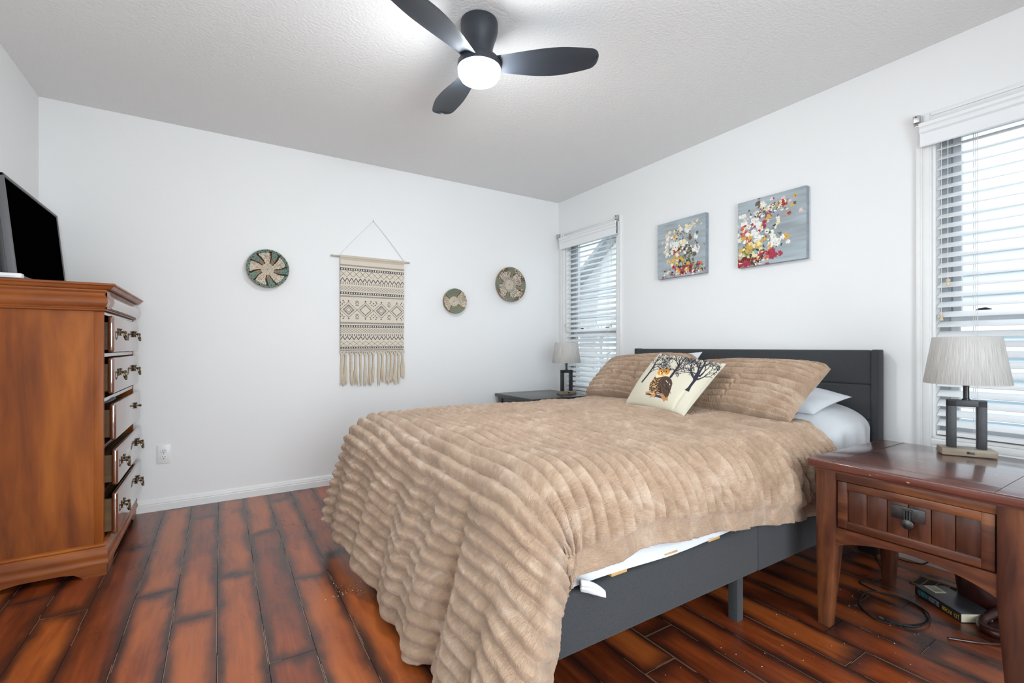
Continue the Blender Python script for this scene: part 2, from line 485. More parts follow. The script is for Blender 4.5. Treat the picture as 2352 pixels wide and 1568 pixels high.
# ------------------------------------------------------------------ room shell
XL, YF = -3.70, -4.80          # left wall plane, wall behind the camera
W1 = (-0.80, -0.105); W2 = (-3.545, -2.848); WZ = (0.60, 2.065)   # window openings in wall_right
mb = MB()
mb.box(XL - 0.12, 0.14, 0, 0.12, 0, H)
struct('wall_back', mb, 'wall')
mb = MB()
SW, SZ = (-3.55, -1.75), (0.85, 2.05)      # unseen side window, added to let fill light in
mb.box(XL - 0.12, XL, YF - 0.12, SW[0], 0, H); mb.box(XL - 0.12, XL, SW[1], 0, 0, H)
mb.box(XL - 0.12, XL, SW[0], SW[1], 0, SZ[0]); mb.box(XL - 0.12, XL, SW[0], SW[1], SZ[1], H)
struct('wall_left', mb, 'wall')
mb = MB()
T = 0.14
mb.box(0, T, W1[1], 0, 0, H)
mb.box(0, T, W2[1], W1[0], 0, H)
mb.box(0, T, YF - 0.12, W2[0], 0, H)
for w in (W1, W2):
    mb.box(0, T, w[0], w[1], 0, WZ[0]); mb.box(0, T, w[0], w[1], WZ[1], H)
struct('wall_right', mb, 'wall')
# wall behind the camera; its wide glazed door is added for fill light
mb = MB()
DX = (-3.25, -1.15); DZ = 2.1
mb.box(XL, DX[0], YF - 0.12, YF, 0, H); mb.box(DX[1], 0, YF - 0.12, YF, 0, H); mb.box(DX[0], DX[1], YF - 0.12, YF, DZ, H)
struct('wall_front', mb, 'wall')
mb = MB()
for a, b in ((DX[0], DX[0] + 0.05), (DX[1] - 0.05, DX[1]), (-2.23, -2.17)): mb.box(a, b, YF - 0.09, YF - 0.03, 0, DZ)
mb.box(DX[0], DX[1], YF - 0.09, YF - 0.03, DZ - 0.05, DZ); mb.box(DX[0], DX[1], YF - 0.09, YF - 0.03, 0, 0.05)
d1 = struct('added_door_1', mb, 'trim')  # invented door frame, serves the added fill behind the camera
mb = MB(); mb.box(DX[0] + 0.05, DX[1] - 0.05, YF - 0.065, YF - 0.06, 0.05, DZ - 0.05)
obj('pane', mb, 'glass', d1, smooth=False)
mb = MB()
for a, b in ((SW[0], SW[0] + 0.05), (SW[1] - 0.05, SW[1]), (-2.675, -2.625)): mb.box(XL - 0.09, XL - 0.03, a, b, SZ[0], SZ[1])
mb.box(XL - 0.09, XL - 0.03, SW[0], SW[1], SZ[1] - 0.05, SZ[1]); mb.box(XL - 0.09, XL + 0.02, SW[0], SW[1], SZ[0], SZ[0] + 0.04)
w3 = struct('window_3', mb, 'trim')  # invented window frame, serves the added fill from the side
mb = MB(); mb.box(XL - 0.065, XL - 0.06, SW[0] + 0.05, SW[1] - 0.05, SZ[0] + 0.04, SZ[1] - 0.05)
obj('pane', mb, 'glass', w3, smooth=False)
mb = MB(); mb.box(XL - 0.12, T, YF - 0.12, 0.12, H, H + 0.1)
struct('ceiling', mb, 'ceiling')

# floor: one mesh of planks laid along y
def build_floor():
    pitch, plen, x_ref = 0.1424, 1.215, -2.270
    known = {}   # row index (left edge = x_ref + k*pitch) -> y of one end joint, read where the photo shows it
    for xl, y in ((-2.70, -0.745), (-2.413, -1.226), (-2.842, -1.22), (-3.13, -1.227), (-2.557, -1.408), (-3.407, -1.226), (-2.983, -1.512),
                  (-3.268, -0.632), (-1.56, -2.507), (-0.99, -2.83), (-1.13, -2.955)):
        known[round((xl - x_ref) / pitch)] = y
    rr = random.Random(11)
    verts, faces, uvs, rnd, siz = [], [], [], [], []
    g = 0.0009
    k0 = math.floor((XL - x_ref) / pitch)
    k1 = math.ceil((0 - x_ref) / pitch)
    for k in range(k0, k1):
        xa, xb = max(XL, x_ref + k * pitch), min(0.0, x_ref + (k + 1) * pitch)
        if xb - xa < 0.004: continue
        yj = known.get(k, -rr.uniform(0, plen))
        while yj < 0: yj += plen
        y1 = yj
        while y1 > YF:
            y0 = y1 - plen
            a, b = max(y0, YF), min(y1, 0.0)
            if b - a > 0.01:
                i = len(verts)
                verts += [(xa + g, a + g, 0), (xb - g, a + g, 0), (xb - g, b - g, 0), (xa + g, b - g, 0)]
                faces.append((i, i + 1, i + 2, i + 3))
                u0 = xa - (x_ref + k * pitch)
                uvs += [(u0, a - y0), (u0 + xb - xa, a - y0), (u0 + xb - xa, b - y0), (u0, b - y0)]
                rnd.append((rr.random(), rr.random(), rr.random())); siz.append((pitch, plen, 0))
            y1 = y0
    i = len(verts)
    verts += [(XL - 0.1, YF - 0.1, -0.004), (0.1, YF - 0.1, -0.004), (0.1, 0.1, -0.004), (XL - 0.1, 0.1, -0.004)]
    faces.append((i, i + 1, i + 2, i + 3)); uvs += [(0, 0)] * 4; rnd.append((0, 0, 0)); siz.append((pitch, plen, 0))
    me = bpy.data.meshes.new('floor'); me.from_pydata(verts, [], faces)
    ul = me.uv_layers.new(name='plank_uv')
    ul.data.foreach_set('uv', [c for u in uvs for c in u])
    for nm, data in (('plank_rand', rnd), ('plank_size', siz)):
        at = me.attributes.new(nm, 'FLOAT_VECTOR', 'FACE'); at.data.foreach_set('vector', [c for u in data for c in u])
    me.materials.append(M['floor']); me.materials.append(M['void'])
    me.polygons[len(faces) - 1].material_index = 1
    o = bpy.data.objects.new('floor', me); COL.objects.link(o); o['kind'] = 'structure'
build_floor()

def baseboard(name, axis, a0, a1, face):
    """profiled board; face: coordinate of the wall plane"""
    prof = [(0, 0), (0.015, 0), (0.015, 0.040), (0.0125, 0.044), (0.0135, 0.050), (0.010, 0.058), (0.009, 0.066), (0.005, 0.071), (0, 0.074)]
    mb = MB()
    if axis == 'y': mb.prism([(face - p[0], p[1]) for p in prof], a0, a1, 'y')
    else: mb.prism([(face - p[0], p[1]) for p in prof], a0, a1, 'x')
    return struct(name, mb, 'trim', smooth=True, angle=20)
baseboard('baseboard_back', 'x', XL, -0.015, 0.0)
baseboard('baseboard_right', 'y', YF, 0.0, 0.0)
mb = MB(); mb.prism([(XL + p[0], p[1]) for p in [(0, 0), (0.015, 0), (0.015, 0.044), (0.010, 0.060), (0, 0.074)]], YF, -0.015, 'y')
struct('baseboard_left', mb, 'trim', smooth=True, angle=20)
mb = MB(); mb.box(XL + 0.015, DX[0], YF, YF + 0.015, 0, 0.074, 0.003); mb.box(DX[1], -0.015, YF, YF + 0.015, 0, 0.074, 0.003)
struct('baseboard_front', mb, 'trim')

# ------------------------------------------------------------------ windows
def window(n, w):
    y0, y1 = w; z0, z1 = WZ
    # moulded casing round the opening
    mb = MB()
    cw = 0.056
    def strip(a, b, horizontal, pos, sgn):
        # three stepped members make the moulded face
        for (d0, d1, th) in ((0.005, 0.985, 0.010), (0.10, 0.55, 0.014), (0.72, 1.0, 0.017)):
            lo, hi = pos + sgn * d0 * cw, pos + sgn * d1 * cw
            lo, hi = min(lo, hi), max(lo, hi)
            if horizontal: mb.box(-th + 0.0004, 0.0038, a - 0.0003, b + 0.0003, lo, hi, 0.002)
            else: mb.box(-th, 0.004, lo, hi, a - 0.0, b + 0.0, 0.0025)
    strip(z0 - cw, z1 + cw, False, y1, +1); strip(z0 - cw, z1 + cw, False, y0, -1)
    strip(y0, y1, True, z1, +1); strip(y0, y1, True, z0, -1)
    struct('trim_%d' % n, mb, 'trim', smooth=True)
    # lined opening and vinyl double-hung unit
    mb = MB()
    j = 0.012
    mb.box(0.001, T - 0.001, y0 + 0.0005, y0 + j, z0 + 0.0005, z1 - 0.0005); mb.box(0.001, T - 0.001, y1 - j, y1 - 0.0005, z0 + 0.0005, z1 - 0.0005)
    mb.box(0.0015, T - 0.0015, y0 + j, y1 - j, z1 - j, z1 - 0.0005); mb.box(-0.012, T - 0.0015, y0 + j, y1 - j, z0 + 0.0005, z0 + j)
    win = struct('window_%d' % n, mb, 'trim')
    a, b = y0 + j, y1 - j; c, d = z0 + j, z1 - j
    mb = MB()
    for (u, v) in ((a, a + 0.030), (b - 0.030, b)):
        mb.box(0.062, 0.128, u, v, c, d)
    for (u, v, s) in ((a + 0.030, a + 0.036, 1), (b - 0.036, b - 0.030, -1)):
        mb.box(0.0652, 0.0702, u, v, c, d); mb.box(0.0975, 0.0995, u, v, c, d)
    obj('jamb_liner', mb, 'screen_channel', win, smooth=False)
    mid = 1.165
    mb = MB()
    e = 0.032
    ya, yb = a + 0.032, b - 0.032
    mb.box(0.100, 0.124, ya, ya + e, mid - 0.02, d); mb.box(0.100, 0.124, yb - e, yb, mid - 0.02, d)
    mb.box(0.1005, 0.1235, ya + e, yb - e, d - 0.045, d); mb.box(0.1005, 0.1235, ya + e, yb - e, mid - 0.018, mid + 0.018)
    up = obj('upper_sash', mb, 'vinyl', win, smooth=False)
    mb = MB(); mb.box(0.111, 0.114, ya + e, yb - e, mid + 0.018, d - 0.045); obj('pane', mb, 'glass', up, smooth=False)
    mb = MB()
    mb.box(0.072, 0.097, ya, ya + e, c, mid + 0.015); mb.box(0.072, 0.097, yb - e, yb, c, mid + 0.015)
    mb.box(0.0725, 0.0965, ya + e, yb - e, c, c + 0.055); mb.box(0.0725, 0.0965, ya + e, yb - e, mid - 0.020, mid + 0.0148)
    lo = obj('lower_sash', mb, 'vinyl', win, smooth=False)
    mb = MB(); mb.box(0.083, 0.086, ya + e, yb - e, c + 0.055, mid - 0.02); obj('pane', mb, 'glass', lo, smooth=False)
    mb = MB(); mb.box(0.0705, 0.0985, ya + e + 0.001, yb - e - 0.001, mid - 0.026, mid - 0.0205); obj('weather_strip', mb, 'darkmetal', lo, smooth=False)
    for yy in ((y0 + y1) / 2 - 0.15, (y0 + y1) / 2 + 0.19):
        mb = MB()
        mb.box(0.074, 0.096, yy - 0.028, yy + 0.028, mid + 0.015, mid + 0.021, 0.002)
        mb.box(0.078, 0.092, yy - 0.008, yy + 0.030, mid + 0.021, mid + 0.031, 0.003, mtx=None)
        mb.tube([(0.085, yy + 0.024, mid + 0.03), (0.082, yy - 0.004, mid + 0.034), (0.080, yy - 0.022, mid + 0.027)], 0.005, 8)
        obj('sash_lock', mb, 'darkmetal', lo)
    return win

def blind(w, label, group, tassels):
    y0, y1 = w
    b = thing('window_blind', label, 'blind', (0.03, (y0 + y1) / 2, WZ[0]), 0, group)
    hw = (y1 - y0) / 2 - 0.014
    Z = lambda z: z - WZ[0]
    # crown-moulded valance standing proud of the casing
    prof = [(-0.072, 1.966), (-0.066, 1.962), (-0.058, 1.966), (-0.058, 2.074), (-0.080, 2.074), (-0.086, 2.068), (-0.083, 2.056), (-0.074, 2.048), (-0.078, 2.040), (-0.078, 2.030), (-0.068, 2.022), (-0.069, 1.99)]
    mb = MB(); wv = (y1 - y0) / 2 + 0.034
    mb.prism([(p[0], Z(p[1])) for p in prof], -wv, wv, 'y')
    for s in (-1, 1):
        mb.box(-0.072, -0.036, s * wv - (0.006 if s > 0 else 0), s * wv + (0.006 if s < 0 else 0), Z(1.966), Z(2.072), 0.002)
    obj('valance', mb, 'slat', b, angle=25)
    mb = MB(); mb.box(-0.026, 0.026, -hw, hw, Z(2.005), Z(2.052), 0.002); obj('headrail', mb, 'slat', b)
    mb = MB()
    pitch, tilt = 0.0458, math.radians(31)
    n = 0; z = 1.955
    ct, st = math.cos(tilt), math.sin(tilt)
    zs = []
    while z > 0.655:
        # slightly crowned slat with its room-side edge down
        pts = []
        for t in (-0.025, -0.012, 0, 0.012, 0.025):
            cr = 0.0016 * (1 - (t / 0.025) ** 2)
            pts.append((t, cr + 0.0014))
        for t in (0.025, 0.012, 0, -0.012, -0.025):
            cr = 0.0016 * (1 - (t / 0.025) ** 2)
            pts.append((t, cr - 0.0014))
        poly = [(p[0] * ct - p[1] * st, Z(z) + p[0] * st + p[1] * ct) for p in pts]
        mb.prism(poly, -hw, hw, 'y')
        zs.append(z); z -= pitch
    obj('slats', mb, 'slat', b, angle=40)
    mb = MB(); mb.box(-0.026, 0.026, -hw, hw, Z(0.618), Z(0.636), 0.003); obj('bottom_rail', mb, 'slat', b)
    for yy in (-hw * 0.62, hw * 0.62):
        mb = MB()
        for xx in (-0.0225, 0.0225):
            mb.tube([(xx, yy + 0.012 * (1 if xx > 0 else -1), Z(2.0)), (xx, yy + 0.012 * (1 if xx > 0 else -1), Z(0.63))], 0.0012, 6)
        mb.tube([(0.0, yy, Z(2.0)), (0.0, yy, Z(0.63))], 0.0011, 6)
        obj('ladder_cord', mb, 'cord', b)
    for (yy, zt, xo) in tassels:
        y_l = yy - (y0 + y1) / 2
        mb = MB(); mb.tube([(-0.034, y_l, Z(2.0)), (-0.0345, y_l, Z(1.7)), (-0.034, y_l, Z(zt + 0.03))], 0.0013, 6)
        cd = obj('lift_cord', mb, 'cord', b)
        mb = MB()
        mb.lathe([(0.0, 0.032), (0.004, 0.032), (0.0075, 0.029), (0.0085, 0.024), (0.0055, 0.018), (0.0050, 0.014), (0.0075, 0.004), (0.0080, 0.0), (0.0, 0.0)], 14,
                 Matrix.Translation((-0.034, y_l, Z(zt))))
        obj('tassel', mb, 'tassel_wood', cd)
    return b

window(1, W1); window(2, W2)
blind(W1, 'white slatted window blind behind the small lamp on the black nightstand', 'window blinds', [(-0.128, 1.165, 0), (-0.118, 1.215, 0), (-0.735, 1.19, 0), (-0.738, 1.90, 0)])
blind(W2, 'white slatted window blind behind the lamp on the reddish brown nightstand', 'window blinds', [(-2.905, 1.305, 0), (-2.882, 1.147, 0)])

def bracket(y, z, flip, label):
    b = thing('curtain_rod_bracket', label, 'bracket', (-0.018, y, z), 0, 'curtain rod brackets')
    mb = MB(); mb.box(-0.003, 0.0, -0.012, 0.012, -0.026, 0.026, 0.001)
    obj('base_plate', mb, 'steel', b)
    mb = MB(); mb.hexa([(-0.020, -0.012, -0.010), (-0.003, -0.012, -0.022), (-0.003, 0.012, -0.022), (-0.020, 0.012, -0.010),
                        (-0.024, -0.012, 0.022), (-0.003, -0.012, 0.022), (-0.003, 0.012, 0.022), (-0.024, 0.012, 0.022)], 0.002)
    obj('socket', mb, 'steel', b)
    for zz in (-0.019, 0.019):
        mb = MB(); mb.lathe([(0.0, 0.002), (0.003, 0.0015), (0.0035, 0.0)], 10, Matrix.Translation((-0.0245, 0, zz * 0.8)) @ Matrix.Rotation(-math.pi / 2, 4, 'Y'))
        obj('screw', mb, 'darkmetal', b)
bracket(-0.826, 2.098, 1, 'small steel bracket on the far window casing, nearer the paintings')
bracket(-0.036, 2.098, -1, 'small steel bracket on the far window casing, tight in the room corner')
bracket(-2.800, 2.096, 1, 'small steel bracket on the casing of the near window')

# ------------------------------------------------------------------ outdoors
def siding_wall(mb, x, y0, y1, z0, z1, lap=0.19):
    z = z0
    while z < z1 - 1e-4:
        t = min(z + lap, z1)
        mb.hexa([(x - 0.028, y0, z), (x + 0.1, y0, z), (x + 0.1, y1, z), (x - 0.028, y1, z), (x - 0.004, y0, t), (x + 0.1, y0, t), (x + 0.1, y1, t), (x - 0.004, y1, t)], mat='siding')
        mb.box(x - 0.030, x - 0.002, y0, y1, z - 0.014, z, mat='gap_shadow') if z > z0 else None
        z += lap
M['gap_shadow'] = plain('blue_grey_lap_shadow', (0.30, 0.40, 0.50, 1), 0.8)  # shadow line under each siding lap, painted as a blue-grey strip
M['siding'] = plain('pale_siding', (0.80, 0.83, 0.85, 1), 0.6, var=0.03, vscale=2)
M['roof'] = plain('grey_shingle', (0.46, 0.52, 0.58, 1), 0.9, var=0.15, vscale=6)
M['ground'] = plain('wet_lawn', (0.30, 0.36, 0.30, 1), 0.95, var=0.2, vscale=3)
M['bark'] = plain('grey_bark', (0.52, 0.55, 0.57, 1), 0.9)
nb = thing('neighbour_house', 'pale siding wall of the next house seen through the near window blind', 'house', (3.0, -6.0, -0.4))
mb = MB(); siding_wall(mb, 0, -4.0, 6.6, 0, 4.6); obj('siding', mb, 'siding', nb, smooth=False)
mb = MB(); mb.hexa([(-0.5, -4.4, 4.6), (3, -4.4, 6.2), (3, 7.0, 6.2), (-0.5, 7.0, 4.6), (-0.5, -4.4, 4.72), (3, -4.4, 6.32), (3, 7.0, 6.32), (-0.5, 7.0, 4.72)]); obj('roof', mb, 'roof', nb, smooth=False)
gh = thing('gabled_house', 'pale gabled house seen through the far window blind', 'house', (6.4, 5.0, -0.4))
mb = MB(); siding_wall(mb, 0, -1.4, 2.2, 0, 3.1); obj('siding', mb, 'siding', gh, smooth=False)
mb = MB()
mb.prism([(-2.0, 3.0), (2.5, 0.0 + 3.0), (-0.1, 4.9)], 0.02, 3.0, 'x'); obj('gable', mb, 'siding', gh, smooth=False)
mb = MB()
for p, q in (((-2.3, 2.75), (-0.1, 4.95)), ((2.8, 2.75), (-0.1, 4.95))):
    mb.hexa([(-0.35, p[0], p[1]), (3.2, p[0], p[1]), (3.2, q[0], q[1]), (-0.35, q[0], q[1]), (-0.35, p[0], p[1] + 0.16), (3.2, p[0], p[1] + 0.16), (3.2, q[0], q[1] + 0.16), (-0.35, q[0], q[1] + 0.16)])
obj('roof', mb, 'roof', gh, smooth=False)
mb = MB(); mb.box(-0.06, 0.0, -0.5, 0.3, 1.5, 2.5); obj('window', mb, 'screen_channel', gh, smooth=False)
mb = MB(); mb.box(0.2, 40, -30, 40, -0.5, -0.4); struct('ground', mb, 'ground')
tr = thing('bare_tree', 'thin leafless tree outside the far window', 'tree', (4.2, 3.9, -0.4))
mb = MB(); rt = random.Random(3)
mb.tube([(0, 0, 0), (0.03, 0.02, 0.9), (0.0, 0.05, 1.7)], [0.05, 0.035, 0.02], 8); obj('trunk', mb, 'bark', tr)
mb = MB()
for i in range(26):
    a = rt.uniform(0, 6.28); z = rt.uniform(0.8, 1.65); l = rt.uniform(0.25, 0.6)
    e = Vector((math.cos(a) * l, math.sin(a) * l, z + rt.uniform(0.1, 0.5)))
    mb.tube([(0.01, 0.03, z), (e.x * 0.5, e.y * 0.5, (z + e.z) / 2 + 0.04), tuple(e)], [0.012, 0.008, 0.003], 5)
obj('branches', mb, 'bark', tr)

# ------------------------------------------------------------------ ceiling fan with lamp
def ceiling_fan():
    fx, fy = -1.875, -1.860
    f = thing('ceiling_fan', 'dark low-profile ceiling fan with three blades and a lit round lamp', 'fan', (fx, fy, H))
    M['fan_dark'] = plain('matte_fan_black', (0.026, 0.031, 0.040, 1), 0.45)
    mb = MB()
    mb.lathe([(0.0, 0.0), (0.070, 0.0), (0.079, -0.004), (0.081, -0.014), (0.080, -0.045), (0.075, -0.068), (0.066, -0.090), (0.060, -0.115), (0.057, -0.14), (0.058, -0.158), (0.064, -0.168), (0.0, -0.168)], 48)
    obj('canopy', mb, M['fan_dark'], f)
    mb = MB()
    mb.lathe([(0.0, -0.166), (0.070, -0.166), (0.088, -0.172), (0.0935, -0.182), (0.0945, -0.202), (0.0935, -0.208), (0.0, -0.208)], 48)
    obj('motor_housing', mb, M['fan_dark'], f)
    mb = MB()
    mb.lathe([(0.0915, -0.207), (0.0925, -0.2155), (0.0895, -0.234), (0.079, -0.250), (0.05, -0.260), (0.0, -0.263)], 48)
    obj('lamp_lens', mb, emit_mat('lit_lamp_lens', (0.93, 0.97, 1.0, 1), LAMP_STRENGTH), f)
    for k, ang in enumerate((-33.5, 86.5, 206.5)):
        n, m = 40, 12
        top, bot = [], []
        P = np.zeros((n + 1, 2 * m, 3))
        for i in range(n + 1):
            t = math.sin(i / n * math.pi / 2) ** 1.0
            r = 0.060 + t * (0.515 - 0.060)
            w = 0.084 + 0.070 * math.sin(min(1.0, t / 0.62) * math.pi / 2) ** 1.4
            if t > 0.62:
                q = (t - 0.62) / 0.38
                w = 0.154 - 0.052 * q ** 1.6
            if t > 0.90:
                q = (t - 0.90) / 0.10
                w *= max(0.04, (max(0.0, 1 - q ** 3.2)) ** 0.5)
            off = 0.010 * math.sin(t * math.pi) - 0.012 * t
            pitch = math.radians(17 - 9 * t)
            th = 0.010 * (1 - 0.55 * t)
            for jx in range(2 * m):
                if jx < m: s = -1 + 2 * jx / (m - 1); side = 1
                else: s = 1 - 2 * (jx - m) / (m - 1); side = -1
                y = s * w / 2
                camber = 0.010 * (1 - s * s)
                z = camber + side * th / 2 * max(0.0, 1 - s ** 4) ** 0.5
                yy = y * math.cos(pitch) + z * math.sin(pitch)
                zz = -y * math.sin(pitch) + z * math.cos(pitch)
                P[i, jx] = (r, yy + off, -0.186 + zz + 0.012 * t)
        b = grid_obj('blade', P, M['fan_dark'], f, closed_v=True)
        bm = bmesh.new(); bm.from_mesh(b.data)
        bmesh.ops.remove_doubles(bm, verts=bm.verts[:], dist=0.0004)
        bmesh.ops.holes_fill(bm, edges=[e for e in bm.edges if e.is_boundary], sides=0)
        bmesh.ops.recalc_face_normals(bm, faces=bm.faces[:]); bm.to_mesh(b.data); bm.free()
        finish(b.data, True, 50)
        b.rotation_euler = (0, 0, math.radians(ang))
    # pull-switch pin beside the canopy
    return f
ceiling_fan()

# ------------------------------------------------------------------ wall pieces on wall_back
def basket(cx, cz, r, label, kind):
    b = thing('woven_wall_basket', label, 'wall basket', (cx, 0, cz), 0, 'woven wall baskets')
    rings = {0: 13, 1: 10, 2: 14}[kind]
    seg = 200; sub = 5
    n = rings * sub
    prof = []
    for i in range(n + 1):
        t = i / n
        coil = abs(math.sin(math.pi * t * rings))
        depth = 0.012 + 0.040 * t ** 2.2
        prof.append((r * (0.004 + 0.996 * t), -(depth + 0.0045 * coil)))
    # rolled rim and the outer wall back to the hook
    prof += [(r * 1.012, -0.048), (r * 1.006, -0.040), (r * 0.97, -0.030), (r * 0.8, -0.016), (r * 0.5, -0.004), (r * 0.02, -0.002)]
    ang = np.linspace(0, 2 * math.pi, seg, endpoint=False)
    P = np.zeros((len(prof), seg, 3))
    for i, (pr, py) in enumerate(prof):
        P[i, :, 0] = pr * np.cos(ang); P[i, :, 2] = pr * np.sin(ang); P[i, :, 1] = py
    colr = np.zeros((len(prof) - 1, seg, 3))
    tan, white, brown = np.array(lin(158, 132, 98)[:3]), np.array(lin(226, 218, 205)[:3]), np.array(lin(58, 42, 30)[:3])
    teal = np.array(lin(92, 140, 136)[:3]) if kind == 0 else np.array(lin(120, 134, 118)[:3])
    blue = np.array(lin(104, 124, 140)[:3])
    for i in range(len(prof) - 1):
        ring = min(i // sub, rings - 1); t = (ring + 0.5) / rings
        for j in range(seg):
            a = j / seg
            stitches = max(8, int(2 * math.pi * ring * 1.15) + 8)
            ph = (a * stitches + (ring % 2) * 0.5) % 1.0
            c = tan
            if kind == 0:
                p = (a * 5 + 0.15 + 0.07 * math.sin(t * 5)) % 1.0
                pet = abs(p - 0.5) < 0.30
                if t < 0.30: c = white if ph < 0.55 else tan
                elif t > 0.90: c = teal if ((a * 26) % 1) < 0.55 else (brown if ((a * 26) % 1) < 0.7 else tan)
                elif pet and t < 0.84:
                    c = white if ph < 0.55 else tan
                    if abs(abs(p - 0.5) - 0.30) < 0.035: c = brown
                else:
                    c = teal if t > 0.5 and ph < 0.6 else tan
                    if abs(abs(p - 0.5) - 0.30) < 0.05: c = brown
                    elif ph > 0.85: c = brown
            elif kind == 1:
                d = (a * 360) % 360
                if t < 0.40: c = white if ph < 0.6 else tan
                elif 57 < d < 152 or 238 < d < 322: c = teal if (i % sub) not in (0,) else np.array(lin(150, 130, 96)[:3])
                else: c = white if ph < 0.5 else np.array(lin(132, 104, 72)[:3])
                if t >= 0.40:
                    for e in (57, 152, 238, 322):
                        dd = abs((d - e + 180) % 360 - 180) * t * 0.0175
                        if dd < 0.018: c = brown
                        elif dd < 0.05: c = tan
            else:
                p = (a * 4 + 0.06 + 0.16 * t) % 1.0
                if t < 0.30: c = white if ph < 0.55 else tan
                elif t < 0.42: c = brown if ph < 0.5 else white
                elif abs(p - 0.5) < 0.36 and t < 0.78: c = white if ph < 0.5 else (brown if ph < 0.75 else tan)
                elif abs(p - 0.5) < 0.43: c = brown if ph < 0.5 else tan
                else: c = teal if (i % sub) != 0 else tan
                if t > 0.72 and 0.0 < p < 0.28: c = teal if (i % sub) != 0 else tan
                if t > 0.55 and 0.30 < p < 0.36: c = blue if ph < 0.6 else tan
                if t > 0.82 and p > 0.55: c = white if ph < 0.35 else (brown if ph < 0.7 else tan)
            if i >= n: c = np.array(lin(140, 116, 84)[:3])
            colr[i, j] = c * (0.92 + 0.16 * ((i * 37 + j * 91) % 17) / 17)
    grid_obj('bowl', P, 'woven', b, colors=colr, closed_v=True, flip=True)
    mb = MB(); mb.lathe([(0.0, 0.0), (0.0032, 0.0), (0.0032, 0.004), (0.0, 0.005)], 12, Matrix.Translation((0, -0.0145, 0)) @ Matrix.Rotation(math.pi / 2, 4, 'X'))
    obj('nail_head', mb, 'black', b)
    mb = MB()
    mb.tube([(r * 0.9 * math.cos(t), -0.006, r * 0.9 * math.sin(t)) for t in np.linspace(0, 2 * math.pi, 24, endpoint=False)], 0.006, 6, closed=True)
    obj('back_coil', mb, 'rod', b)
    return b
basket(-2.551, 1.563, 0.130, 'round woven basket with teal petals, beside the printed tapestry and nearer the dresser', 0)
basket(-1.137, 1.413, 0.105, 'smallest round woven basket, with two sage green wedges, next to the tapestry', 1)
basket(-0.579, 1.593, 0.156, 'largest round woven basket, with swirled brown and sage pattern, by the room corner', 2)

